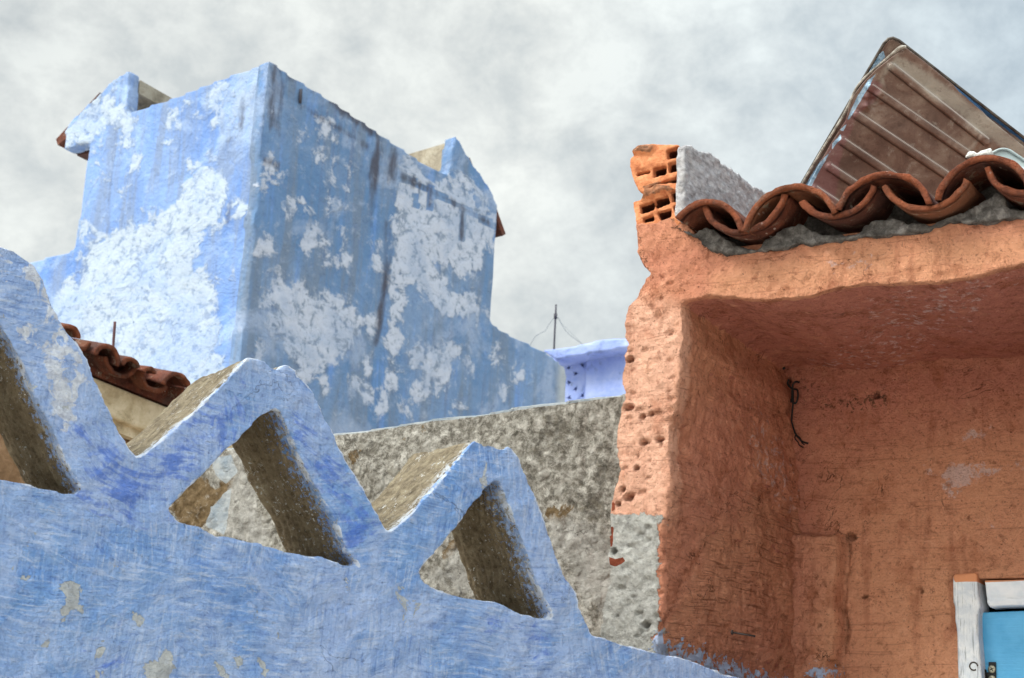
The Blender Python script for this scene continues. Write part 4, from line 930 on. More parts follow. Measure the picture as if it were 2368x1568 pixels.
# ================================================================== rusty metal panel on the roof
def metal_panel():
    S = Frame(np.array([.18, 1.0, .55]), (2100, 300), 4.35)
    root = empty('appliance_door', S.world(*S.px((1950, 470)), 0), 'old ribbed metal appliance door, brown and rusty, lying tilted on the tiled roof', 'scrap metal')
    ap, l, r = z4([(845, 155), (120, 1390), (2600, 1520)])
    A = np.array(S.px(ap)); L = np.array(S.px(l)); R = np.array(S.px(r))
    dL = (L - A) / np.linalg.norm(L - A); dR = (R - A) / np.linalg.norm(R - A)
    # rounded corner
    cr = .03; pts = [A + dL * cr + 0, A + dL * cr * .45 + dR * cr * .12, A + dL * cr * .12 + dR * cr * .45, A + dR * cr]
    outl = [L] + pts + [R, R + (L - A)]
    M = Mat('rusted_sheet', .5, .5); M.b.inputs['Metallic'].default_value = .25
    n = M.noise(9, 5, .65, .5); m = M.noise(40, 5, .7, .2); sr = M.noise(1.0, 4, .6, .2, M.map(scale=(60, 8, 60), rot=(0, 0, -.2)))
    c = M.ramp(n, [(.3, lin(84, 62, 54)), (.5, lin(108, 84, 74)), (.68, lin(134, 114, 102))])
    c = M.mix(M.ss(m, .42, .3, 0, .6), c, lin(98, 70, 58)); c = M.mix(M.ss(sr, .64, .74, 0, .5), c, lin(70, 52, 46))
    gy = M.math('ADD', M.attr('pink'), M.math('MULTIPLY_ADD', n, 1.6, -.8)); c = M.mix(M.ss(gy, -.2, .4, 0, .8), c, lin(118, 80, 80))
    gg = M.math('ADD', M.attr('pale'), M.math('MULTIPLY_ADD', n, 1.6, -.8)); c = M.mix(M.ss(gg, -.2, .4, 0, .45), c, lin(172, 170, 160))
    bb = M.math('ADD', M.attr('blue'), M.math('MULTIPLY_ADD', m, 1.0, -.5)); c = M.mix(M.ss(bb, -.05, .05), c, M.ramp(m, [(.35, lin(80, 118, 150)), (.6, lin(168, 196, 220))]))
    nv = M.math('MULTIPLY', M.ss(bb, -.05, .05), M.ss(M.xyz()[0], .0, .03)); c = M.mix(nv, c, lin(34, 74, 112))
    c, _a, _b = grit(M, c, 30, (.5, .42, .38), lin(168, 158, 148), .8)
    c = M.mix(M.ss(M.attr('rib_light'), .2, .8, 0, .85), c, lin(196, 186, 178)); c = M.mix(M.ss(M.attr('rib_shade'), .2, .8, 0, .9), c, lin(46, 32, 26))  # painted highlight line on one rib edge, shade line on the other
    M.color(c); M.bump((n, .004), (m, .001)); MP = M.m
    def grid(poly, z, res, disp, name, parent, thick=.004):
        V, N, Q = remesh([prism([poly], z, z - thick)], res, 1, .4); Q = np.array(Q)
        UV = V[:, :2]; fz = V[:, 2] > z - thick * .5; V[:, 2] += disp(UV) * 1.0
        PL = lambda ps: [S.poly(z4(p)) for p in ps]
        sc_ = np.zeros(len(UV)); ru = np.zeros(len(UV))
        if name == 'ribbed_liner':
            for a, b in segs:
                ab = b - a; L_ = np.linalg.norm(ab); t = (UV - a) @ ab / L_ / L_; side = (ab[0] * (UV[:, 1] - a[1]) - ab[1] * (UV[:, 0] - a[0])) / L_; ok = (t > 0) & (t < 1)
                sc_ = np.maximum(sc_, ok * np.exp(-((side - .0105) / .0016) ** 2)); ru = np.maximum(ru, ok * np.exp(-((side + .0115) / .0018) ** 2))
        at = dict(rib_light=sc_, rib_shade=ru, pink=field(UV, PL([[(700, 480), (800, 520), (740, 640), (600, 760), (560, 900), (400, 1180), (260, 1420), (150, 1420), (480, 850), (560, 700)], [(400, 950), (520, 930), (440, 1420), (250, 1420)]]), .02),
                  pale=field(UV, PL([[(900, 310), (1000, 360), (1250, 520), (1840, 1000), (2500, 1450), (2400, 1500), (1840, 1100), (1530, 900), (1250, 680), (1000, 480), (880, 400), (800, 470), (820, 560), (770, 520), (800, 400)]]), .03),
                  blue=field(UV, PL([[(800, 280), (815, 330), (700, 440), (640, 500), (560, 560), (620, 500), (700, 380)], [(740, 450), (690, 540), (540, 790), (530, 780), (600, 620), (680, 500)], [(480, 860), (530, 810), (500, 870)], [(480, 895), (485, 920), (420, 1000), (420, 960)], [(410, 1010), (250, 1300), (215, 1290), (330, 1100)],
                                     [(1270, 480), (1837, 885), (2600, 1440), (2600, 1500), (1837, 960), (1560, 760), (1350, 580)]]), .006))
        return mesh_obj(name, V, Q, MP, S.M, parent, at)
    back = grid([tuple(p) for p in outl], 0.0, .006, lambda UV: 0 * UV[:, 0], 'outer_shell', root, .012)
    lin_px = z4([(970, 262), (1100, 360), (1280, 505), (1500, 690), (1560, 765), (1837, 990), (2500, 1470)])
    lower = z4([(2300, 1900), (300, 1900), (210, 1330), (330, 1110), (430, 940), (520, 800), (560, 640), (640, 530), (740, 425), (860, 330)])
    ribs = [((858, 400), (1560, 955)), ((700, 550), (1500, 1100)), ((600, 755), (1400, 1290)), ((495, 950), (1300, 1490)), ((400, 1140), (1100, 1600)), ((290, 1300), (900, 1700))]
    segs = [(np.array(S.px(z4([a])[0], .03)), np.array(S.px(z4([b])[0], .03))) for a, b in ribs]
    def ribd(UV):
        d = np.zeros(len(UV))
        for a, b in segs:
            ab = b - a; t = np.clip(((UV - a) @ ab) / (ab @ ab), 0, 1); q = UV - a - t[:, None] * ab; rr = np.sqrt((q * q).sum(1))
            d += .012 * (1 / (1 + np.exp((rr - .010) / .0009)))
        e = field(UV, [S.poly(z4([(1440, 1010), (1520, 900), (1540, 920), (1470, 1030)]), .03)], .006)
        P3 = np.c_[UV, np.zeros(len(UV))]
        dent = .012 * np.exp(-(((UV - np.array(S.px(z4([(720, 660)])[0], .03))) / np.array([.03, .03])) ** 2).sum(1)) * fbm(P3, 60, 2, 3)
        return d + .003 * fbm(P3, 9, 2, 5) + dent + .004 * np.clip(e + .5, 0, 1)
    grid([tuple(p) for p in S.poly(lin_px + lower, .03)], .03, .0026, ribd, 'ribbed_liner', root, .006)
    GR = mat_limed('cracked_white_gasket', [lin(84, 76, 68), lin(150, 144, 136), lin(200, 196, 188)], 50, .002)
    gp = spline([(*S.px(p, .036), .036) for p in z4([(968, 255), (925, 262), (880, 295), (830, 335), (760, 395), (690, 455), (640, 505), (590, 575), (540, 690), (480, 800), (380, 960), (290, 1110), (185, 1290), (110, 1420)])], 8)
    rr = np.interp(np.arange(len(gp)), [0, 6, 14, 24, len(gp)], [.004, .0062, .0048, .003, .0032])
    mesh_obj('gasket', *tube(gp, list(rr), 12), GR, S.M, root)
    RM = mat_plain('dull_steel_edge', lin(96, 90, 84), .5, .4, 30, .001, lin(60, 52, 48))
    e3 = lambda p: (p[0], p[1], .012)
    mesh_obj('edge_rim', *tube([e3(L)] + [e3(A + dL * cr * q) for q in (2.2, 1.5, 1.05)] + [e3(A + dL * cr * .45 + dR * cr * .14), e3(A + dL * cr * .14 + dR * cr * .45)] + [e3(A + dR * cr * q) for q in (1.05, 1.5, 2.2)] + [e3(R)], .0042, 12), RM, S.M, root)
    # flange between the shell and its outer edge
    fl = [A + dL * .02 - dR * .002, A + dR * .02, R, R + dL * .03, A + dR * .1 + dL * .03, A + dL * .05 + dR * .02]
    # lower end rests on the roof on a prop
    q = S.px(z4([(900, 1650)])[0], -.02)
# white rounded tub lying beside the panel
def tub():
    S = Frame(np.array([.1, 1.0, .0]), (2330, 370), 3.75)
    root = empty('plastic_tub', S.world(*S.px((2360, 400)), 0), 'upturned pale grey plastic tub with a rounded rim behind the rightmost visible cover tile', 'tub')
    M = Mat('grey_plastic', .25, .5); x = M.noise(8, 3, .5); M.color(M.mix(M.ss(x, .4, .6), lin(150, 164, 166), lin(178, 190, 190))); gm = M.m
    WMt = mat_plain('white_plastic', lin(214, 222, 228), .35, 0, 25, .001, lin(190, 198, 204))
    out_ = z8([(900, 330), (1000, 270), (1100, 222), (1200, 212), (1300, 240), (1400, 305), (1550, 405), (1900, 640), (2300, 900)]); inn = z8([(2300, 1250), (1700, 1250), (1300, 800), (1000, 600), (900, 400)])
    bev(mesh_obj('tub_wall', *prism([S.poly(out_ + inn)], 0, -.3), gm, S.M, root, smooth=False), .006, 3)
    mesh_obj('tub_rim', *tube(spline([(*S.px(p, .004), .004) for p in out_], 6), .0032, 10), gm, S.M, root)
    lp_ = z8([(1130, 330), (1280, 370), (1400, 440), (1600, 560), (2200, 1000), (2200, 1200), (1550, 640), (1400, 540), (1270, 450)])
    bev(mesh_obj('tub_lip', *prism([S.poly(lp_, .02)], .02, .001), WMt, S.M, root, smooth=False), .006, 3)
metal_panel(); tub()

# ---- loose wire, nail
IR = mat_plain('black_wire', (.008, .007, .007), .6, .2)
def wires():
    zf = -T + .02
    W = lambda pts, r, z=zf: tube(spline([(*O.px(p, z), z) for p in z13(pts)], 6), r, 8)
    p0 = O.px(z13([(600, 500)])[0], zf)
    a = mesh_obj('tie_wire', *merge(W([(540, 410), (525, 470), (560, 520), (600, 545), (655, 560), (668, 640), (650, 720), (620, 745), (590, 700), (585, 620), (590, 540), (600, 480), (640, 445), (690, 455)], .0028),
        W([(595, 540), (600, 640), (600, 740), (590, 850), (582, 980), (605, 1090), (640, 1180), (690, 1240), (730, 1280), (810, 1305)], .0026),
        W([(640, 1180), (625, 1230), (670, 1290), (690, 1330), (745, 1362)], .0017), W([(650, 1190), (700, 1230), (720, 1290), (760, 1325)], .0015), W([(570, 735), (575, 680), (600, 740), (640, 740)], .0022)), IR, O.M)
    tag(a, 'black twisted tie wire hanging in the inner corner of the orange doorway recess', 'wire')
    b = mesh_obj('wire_stub', *W([(330, 155), (380, 165), (430, 195), (465, 235), (475, 270)], .004, zf), IR, O.M)
    tag(b, 'short black wire stub where the recess ceiling meets the side wall', 'wire')
    # nail driven into the jamb
    u = O.px((1530, 1470))[0]; 
    q0 = (*O.px((1692, 1462), -.17), -.17); q1 = (*O.px((1746, 1471), -.19), -.19)
    c = mesh_obj('nail', *merge(tube([q0, q1], .0022, 8), tube([(q0[0] - .001, q0[1], q0[2]), (q0[0] + .002, q0[1], q0[2])], .0055, 12)), mat_plain('nail_steel', lin(60, 52, 50), .5, .5, 60, .0005), O.M)
    tag(c, 'thin dark nail with a pale head stuck in the orange side of the doorway', 'nail')
wires()

# ================================================================== grey rubble wall behind
def rubble():
    top = zD([(120, 1075), (400, 1047), (600, 1024)]) + zc(0, 0, 1 / K)([(775, 1000)]) if False else zD([(120, 1080), (400, 1048), (600, 1022), (775, 1000), (850, 992), (1000, 968), (1100, 957), (1200, 941), (1300, 928), (1400, 914), (1470, 905), (1560, 895)])
    y0 = G.px((1000, 1750))[1]
    P = G.poly(top); TP = G.poly(top); P = P + [(P[-1][0], y0), (P[0][0], y0)]
    V, N, Q = remesh([prism([rough_poly(P, .03, .004, 8)], 0, -.3)], .008, 2, .5); Q = np.array(Q)
    cl_ = np.clip((np.interp(V[:, 0], [p[0] for p in TP], [p[1] for p in TP]) - V[:, 1]) / .06, .12, 1)
    V = V + N * (cl_ * (.006 * fbm(V, 7, 3, 61) + .007 * np.abs(fbm(V, 24, 3, 63)) - .012 * np.clip(fbm(V, 30, 2, 69) - .7, 0, 1)))[:, None]
    UV = V[:, :2]; PL = lambda ps, f: [G.poly(f(p)) for p in ps]
    br = np.maximum(field(UV, PL([[(690, 870), (760, 780), (850, 705), (900, 770), (990, 715), (965, 765), (900, 860), (850, 945), (740, 935)]], zA), .05),
                    field(UV, PL([[(1240, 690), (1440, 650), (1430, 720), (1350, 760), (1250, 740)], [(520, 270), (560, 250), (550, 320)], [(700, 240), (600, 260), (650, 300)], [(230, 400), (330, 380), (280, 440)], [(1200, 260), (1230, 320), (1190, 320)], [(700, 940), (800, 880), (760, 980)]], zB), .07))
    pl = np.maximum(field(UV, PL([[(860, 640), (1000, 620), (1140, 1040), (850, 950), (980, 740), (900, 750)]], zA), .05), field(UV, PL([[(1250, 760), (1550, 700), (1700, 1000), (1600, 1350), (1400, 1100)], [(600, 1020), (860, 900), (960, 1160), (700, 1120)]], zB), .1))
    cap = field(UV, [G.poly([(100, 1040)] + [(p[0], p[1] - 30) for p in top] + [(p[0], p[1] + 9) for p in top][::-1])], .014) - .1
    wht = np.maximum(cap, field(UV, PL([[(870, 660), (960, 640), (990, 715), (940, 760), (900, 730)], [(880, 860), (960, 780), (940, 980), (860, 940)]], zA), .03))
    br = np.minimum(br, -cap)
    root = empty('rubble_wall', G.world(0, G.floor(), 0), 'weathered grey lichened wall with a whitewashed top edge, behind the zigzag cresting', 'wall')
    m = mat_rubble()
    mesh_obj('wall_body', V, Q, m, G.M, root, dict(brown=br, pale=pl, white=wht))
    mesh_obj('wall_footing', *boxm(P[0][0], P[len(top) - 1][0], G.floor(), y0 + .02, -.31, .006), m, G.M, root, dict(brown=[-2.5] * 8, pale=[-2.5] * 8, white=[-2.5] * 8), smooth=False)
rubble()

# ================================================================== blue tower house
def tower():
    root = empty('blue_tower_house', TL.world(0, TL.floor(), 0), 'tall blue building with peeling white patches and a small tiled hood on each roof edge', 'building')
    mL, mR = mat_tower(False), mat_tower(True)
    e = lambda f, v: f(v)
    # the shared corner: one vertical line
    cb = TL.px((563, 815)); 
    x_c = TL.px((623, 144))[0]
    # bright face
    topL = z1([(1295, 118), (1270, 135), (1200, 156), (1100, 190), (985, 232), (870, 280), (820, 296), (700, 338), (610, 366)])
    hoodL = z1([(655, 345), (616, 367), (618, 300), (622, 220), (626, 158), (612, 165), (570, 190), (530, 216), (480, 268), (420, 322), (380, 365), (345, 402), (318, 445), (316, 500), (312, 542), (430, 512)])
    restL = z1([(420, 600), (410, 680), (395, 790), (375, 900), (357, 1022), (300, 1036), (240, 1052), (165, 1078)]) + [(20, 625), (-300, 720)]
    pl = TL.poly(topL[:-1]) + TL.poly(hoodL[1:]) + TL.poly(restL)
    y0 = TL.px((600, 1300))[1]
    pl = [(x_c, pl[0][1])] + [p for p in pl[1:] if p[0] < x_c - .01] + [(pl[-1][0], y0), (x_c, y0)]
    V, N, Q = remesh([prism([rough_poly(pl, .12, .006, 5)], 0, -.13)], .024, 1, .5); Q = np.array(Q)
    V[:, 2] += .012 * fbm(V, 1.6, 3, 5)
    UV = V[:, :2]; PL = lambda ps: [TL.poly(z1(p)) for p in ps]
    pe = field(UV, PL([[(300, 540), (330, 430), (420, 330), (530, 240), (590, 330), (575, 400), (500, 480), (430, 515)],
        [(440, 975), (560, 930), (640, 900), (760, 830), (860, 770), (940, 640), (960, 590), (1020, 610), (1075, 660), (1085, 780), (1060, 920), (1000, 990), (990, 1080), (1065, 1170), (1050, 1280), (1010, 1330), (1080, 1450), (1080, 1700), (100, 1700), (160, 1450), (260, 1250), (380, 1150), (370, 1050)],
        [(440, 520), (520, 510), (530, 560), (500, 600), (440, 640)], [(960, 600), (1060, 570), (1040, 620)], [(1090, 300), (1165, 285), (1165, 370), (1110, 345)], [(375, 900), (430, 860), (440, 960), (370, 1000)],
        ell(870, 345, 62, 26, -.5), ell(840, 428, 48, 30, -.3), ell(1055, 285, 38, 22, -.4), ell(1050, 345, 20, 30), ell(1030, 415, 28, 46), ell(1218, 320, 18, 70), ell(835, 495, 15), ell(610, 425, 52, 36), ell(600, 505, 46, 28, -.4),
        ell(652, 615, 20), ell(870, 735, 22), ell(1168, 810, 14, 44), ell(1130, 1140, 12, 34), ell(745, 408, 22, 12), ell(1145, 395, 16), ell(560, 215 + 30, 40, 14, -.6), ell(925, 380, 24, 14, -.5), ell(620, 720, 14), ell(480, 690, 22, 12), ell(1090, 250, 20, 12)]), .22)
    stn = field(UV, PL([[(1185, 160), (1225, 150), (1200, 300), (1170, 460), (1120, 900), (1090, 900), (1150, 450)], [(1000, 540), (1160, 450), (1170, 480), (1010, 560)]]), .2) - .55
    end = -2.5 * np.ones(len(V))
    fc = V[Q].mean(1); hood = (fc[:, 1] > TL.px(z1([(500, 540)])[0])[1]) & (sdf(fc[:, :2], TL.poly(z1([(250, 600), (250, 100), (700, 100), (657, 352), (600, 372), (430, 512), (425, 620)]))) > 0)
    lab = np.zeros(len(Q), int); lab[hood] = 1
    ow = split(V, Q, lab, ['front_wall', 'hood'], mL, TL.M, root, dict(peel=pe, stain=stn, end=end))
    hoodA = ow[1]
    # shady face
    xc2 = TR.px((623, 144))[0]
    topR = z2([(175, 95), (205, 108), (235, 132), (400, 237), (600, 375), (690, 432), (770, 487), (880, 541), (886, 465), (908, 386), (925, 408), (960, 470), (1020, 556), (1050, 612), (1066, 665), (1066, 720), (1060, 800), (1052, 960), (1045, 1115),
               (1080, 1145), (1120, 1166), (1200, 1205), (1270, 1242), (1310, 1272), (1341, 1300), (1338, 1415), (1334, 1600)])
    pr = TR.poly(topR); y0r = TR.px((900, 1200))[1]
    pr = [(xc2, pr[0][1])] + [p for p in pr[1:]]; pr = pr[:-1] + [(pr[-1][0], y0r), (xc2, y0r)]
    V, N, Q = remesh([prism([rough_poly(pr, .12, .006, 6)], 0, -.13)], .026, 1, .5); Q = np.array(Q)
    V[:, 2] += .012 * fbm(V, 1.6, 3, 15)
    UV = V[:, :2]; PR = lambda ps: [TR.poly(z2(p)) for p in ps]
    pe = field(UV, PR([[(168, 930), (215, 915), (262, 950), (330, 1000), (420, 1015), (530, 1040), (548, 1130), (500, 1220), (440, 1270), (400, 1320), (330, 1340), (250, 1270), (170, 1130), (160, 1000)],
        [(672, 470), (700, 480), (760, 525), (880, 560), (960, 640), (1062, 690), (1055, 790), (1022, 860), (1005, 925), (920, 940), (880, 905), (820, 895), (900, 985), (985, 1005), (1035, 1085), (985, 1122), (900, 1072), (800, 1042), (740, 965), (700, 1050), (692, 1135), (648, 1115), (642, 950), (672, 850), (663, 700), (664, 560)],
        [(277, 338), (318, 345), (312, 385), (298, 402), (282, 375)], [(370, 335), (408, 333), (400, 400), (382, 395)], ell(376, 468, 24, 20), ell(425, 408, 9), ell(430, 457, 8, 16), [(472, 515), (508, 522), (500, 575), (484, 580)], ell(410, 562, 10), ell(180, 510, 22, 60), ell(216, 532, 15, 22),
        ell(150, 570, 15, 40), ell(255, 680, 26, 56), ell(297, 645, 11, 12), ell(325, 672, 18, 12), ell(410, 668, 22, 55), ell(450, 660, 10, 18), ell(480, 675, 9), ell(458, 740, 10), ell(330, 797, 27, 34), ell(352, 750, 12), ell(402, 830, 22, 68), ell(468, 790, 16, 12),
        ell(466, 855, 12, 26), ell(150, 826, 28, 34), ell(600, 870, 14, 76), ell(575, 1115, 20, 80), ell(560, 1262, 12, 36), ell(660, 1190, 30, 70), ell(652, 1320, 36, 76), ell(752, 1240, 32, 52), ell(832, 1300, 62, 100), ell(885, 1235, 42, 50), ell(770, 1400, 40, 40), ell(625, 1420, 12, 60),
        ell(490, 1350, 28, 20, .5), ell(390, 1345, 20, 34), ell(300, 1330, 30, 40), ell(1060, 1245, 18, 40), ell(1092, 1385, 26, 50), ell(1160, 1310, 18, 34), ell(950, 1270, 16, 36), ell(700, 1440, 30, 30), ell(560, 1400, 14), ell(940, 520 + 30, 24, 50, -.6), ell(1000, 620, 34, 20, .8), ell(140, 1220, 14, 50), ell(900, 1450, 20, 16)]), .17)
    cracks = []
    def ln(a, b, wd):
        d = np.array(b, float) - a; nrm = np.array([-d[1], d[0]]) / np.linalg.norm(d) * wd; a = np.array(a, float); b = np.array(b, float)
        return [tuple(a + nrm), tuple(b + nrm), tuple(b - nrm), tuple(a - nrm)]
    stn = field(UV, PR([ln((195, 105), (190, 350), 9), ln((222, 120), (212, 390), 7), ln((300, 270), (560, 430), 3), ln((602, 378), (585, 560), 9), ln((585, 560), (575, 700), 5), ln((660, 430), (655, 560), 6), ln((640, 720), (625, 1000), 8), ln((625, 1000), (600, 1200), 6), ln((410, 245), (600, 385), 14), ln((235, 132), (410, 245), 5),
        ln((690, 540), (930, 670), 3), ln((930, 670), (1060, 745), 3), ln((805, 590), (800, 660), 3), ln((930, 680), (925, 780), 2), ln((150, 480), (210, 500), 6), ln((293, 215), (291, 245), 3), ln((575, 680), (573, 740), 4)]), .1) - .1
    lnz = field(UV, PR([ln((690, 545), (930, 670), 4), ln((930, 670), (1060, 745), 4), ln((805, 590), (800, 670), 3), ln((745, 620), (748, 660), 3), ln((930, 680), (925, 790), 3), ln((985, 630), (985, 660), 3)]), .05)
    pe = np.where(lnz > -.5, -1.0, pe)
    end = field(UV, PR([[(1300, 1200), (1400, 1250), (1400, 1700), (1290, 1700)]]), .2)
    fc = V[Q].mean(1); hood = sdf(fc[:, :2], TR.poly(z2([(878, 541), (886, 300), (1100, 380), (1100, 700), (1066, 668)]))) > 0
    lab = np.zeros(len(Q), int); lab[hood] = 1
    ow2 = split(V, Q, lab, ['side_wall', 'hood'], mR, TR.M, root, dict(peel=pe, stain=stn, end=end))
    # hoods: pitched slabs over an opening, running back from the gable
    CB = mat_limed('bare_cement_slab', [lin(120, 110, 96), lin(166, 156, 138), lin(196, 188, 172)], 3.5, .02)
    DK = mat_plain('maroon_hood_shade', lin(84, 54, 50), .9, 0, 3, .01); TC = mat_terracotta('dark_tile', .75)  # maroon underside tone, kept dark to paint shade inside the hoods
    def slab(Fr, a, b, th, z1_, z0_, nm, parent, mat):
        a = np.array(a); b = np.array(b); d = (b - a) / np.linalg.norm(b - a); n = np.array([-d[1], d[0]]) * th
        if n[1] > 0: n = -n
        return mesh_obj(nm, *prism([[tuple(a), tuple(b), tuple(b + n), tuple(a + n)]], z1_, z0_), mat, Fr.M, parent, smooth=False)
    # left hood (built in the bright face's frame)
    ap = TL.px(z1([(630, 165)])[0]); ev = TL.px(z1([(318, 447)])[0]); tip = TL.px(z1([(262, 487)])[0])
    d = np.array(tip) - np.array(ap); 
    hoodp = lambda nm, P, za, zb, m_, Fr, par: mesh_obj(nm, *prism([P], za, zb), m_, Fr.M, par, smooth=False)
    base_y = TL.px(z1([(615, 372)])[0])[1]
    hoodp('hood_roof', [(ap[0] - .01, ap[1] - .02), (ev[0] - .02, ev[1]), (ev[0] - .02, ev[1] - .1), (ap[0] - .01, ap[1] - .14)], -.134, -1.55, CB, TL, hoodA)
    hoodp('hood_floor', TL.poly(z1([(318, 545), (432, 516), (432, 500), (318, 529)])), -.134, -1.55, DK, TL, hoodA)
    hoodp('hood_back', [(ev[0], ev[1] - .1), (ap[0] - .03, ap[1] - .16), (ap[0] - .03, base_y - .5), (ev[0] + .1, base_y - .4)], -1.4, -1.5, DK, TL, hoodA)
    hoodp('hood_side', TL.poly(z1([(318, 450), (345, 425), (345, 530), (318, 536)])), -.134, -1.55, DK, TL, hoodA)
    for k in range(5):
        zz = -.02 - k * .3; u, v = ev[0] - .03, ev[1] + .02; tx, ty = tip[0] + (.05 if k else 0), tip[1] + (.03 if k else 0)
        mesh_obj('hood_tile', *prism([[(u + .35, v + .28), (tx, ty), (tx + .03, ty - .06), (u + .1, v - .05)]], zz, zz - .26), TC, TL.M, hoodA, smooth=False)
    # right hood (built in the shady face's frame)
    ap = TR.px(z2([(905, 392)])[0]); ev = TR.px(z2([(1066, 668)])[0]); hoodB = ow2[1]
    b_y = TR.px(z2([(880, 541)])[0])[1]
    hoodp('hood_roof', [(ap[0] + .01, ap[1] - .02), (ev[0] + .03, ev[1]), (ev[0] + .03, ev[1] - .14), (ap[0] + .01, ap[1] - .27)], -.134, -1.9, CB, TR, hoodB)
    hoodp('hood_post', [(ap[0] - .0, ap[1] - .25), (ap[0] + .2, ap[1] - .3), (ap[0] + .2, b_y - .2), (ap[0] - .0, b_y - .2)], -.134, -.28, CB, TR, hoodB)
    hoodp('hood_back', [(ap[0] + .03, ap[1] - .22), (ev[0], ev[1] - .1), (ev[0], b_y - .6), (ap[0] + .03, b_y - .5)], -1.75, -1.85, DK, TR, hoodB)
    for k in range(4):
        t = [(.45), (.66), (.86), (1.0)][k]; q = np.array(ap) + (np.array(ev) - np.array(ap)) * t
        dd = np.array([.16, -.20]) if k == 3 else np.array([.09, -.09])
        mesh_obj('hood_tile', *prism([[(q[0] - .05, q[1] + .1), (q[0] + dd[0], q[1] + dd[1]), (q[0] + dd[0] - .04, q[1] + dd[1] - .03), (q[0] - .04, q[1])]], -.02, -1.85), TC, TR.M, hoodB, smooth=False)
    # far walls and roof so that the block is closed
    def closure():
        wL = TL.px(z1([(405, 700)])[0])[0]; wR = TR.px(z2([(1060, 800)])[0])[0]
        # two hidden walls from the open ends, meeting behind
        a = TL.world(wL + .02, 0, -.15); c = TR.world(wR - .02, 0, -.15); k = TL.world(x_c, 0, 0)
        b = a + (c - k)
        ztop = TL.world(0, TL.px(z1([(430, 620)])[0])[1], 0)[2]; ztop2 = TR.world(0, TR.px(z2([(1060, 760)])[0])[1], 0)[2]; zt = min(ztop, ztop2) - .1
        V = []; Fs = []
        for p in (a, b, c): V += [(p[0], p[1], 0), (p[0], p[1], zt)]
        Fs = [(0, 2, 3, 1), (2, 4, 5, 3)]
        o = mesh_obj('rear_wall', V, Fs, mR, Matrix(), root, dict(peel=[-2.5] * 6, stain=[-2.5] * 6, end=[-2.5] * 6), smooth=False)
        s = o.modifiers.new('thick', 'SOLIDIFY'); s.thickness = .25; s.offset = 0
        ce = CAM * 0 + TL.world(x_c - .2, 0, -.2); zz = zt - .3
        mesh_obj('roof_slab', [(*p[:2], zz) for p in (ce, a, b, c)] + [(*p[:2], zz - .2) for p in (ce, a, b, c)], [(0, 1, 2, 3), (7, 6, 5, 4), (0, 4, 5, 1), (1, 5, 6, 2), (2, 6, 7, 3), (3, 7, 4, 0)], CB, Matrix(), root, smooth=False)
    closure()
    mesh_obj('front_wall_base', *boxm(TL.px((-300, 720))[0], x_c - .01, TL.floor(), y0 + .02, -.31, .01), mL, TL.M, root, dict(peel=[-2.5] * 8, stain=[-2.5] * 8, end=[-2.5] * 8), smooth=False)
    mesh_obj('side_wall_base', *boxm(xc2 + .02, pr[-3][0], TR.floor(), y0r + .02, -.31, .01), mR, TR.M, root, dict(peel=[-2.5] * 8, stain=[-2.5] * 8, end=[-2.5] * 8), smooth=False)
    # thin dark tube standing in for a small dark slot
    q = TR.px(z2([(291, 228)])[0]); 
    mesh_obj('slot_tube', *tube([(q[0], q[1] + .05, .015), (q[0], q[1] - .07, .02)], .012, 10), mat_plain('dark_slot_tone', lin(60, 60, 70), .7), TR.M, root)
tower()

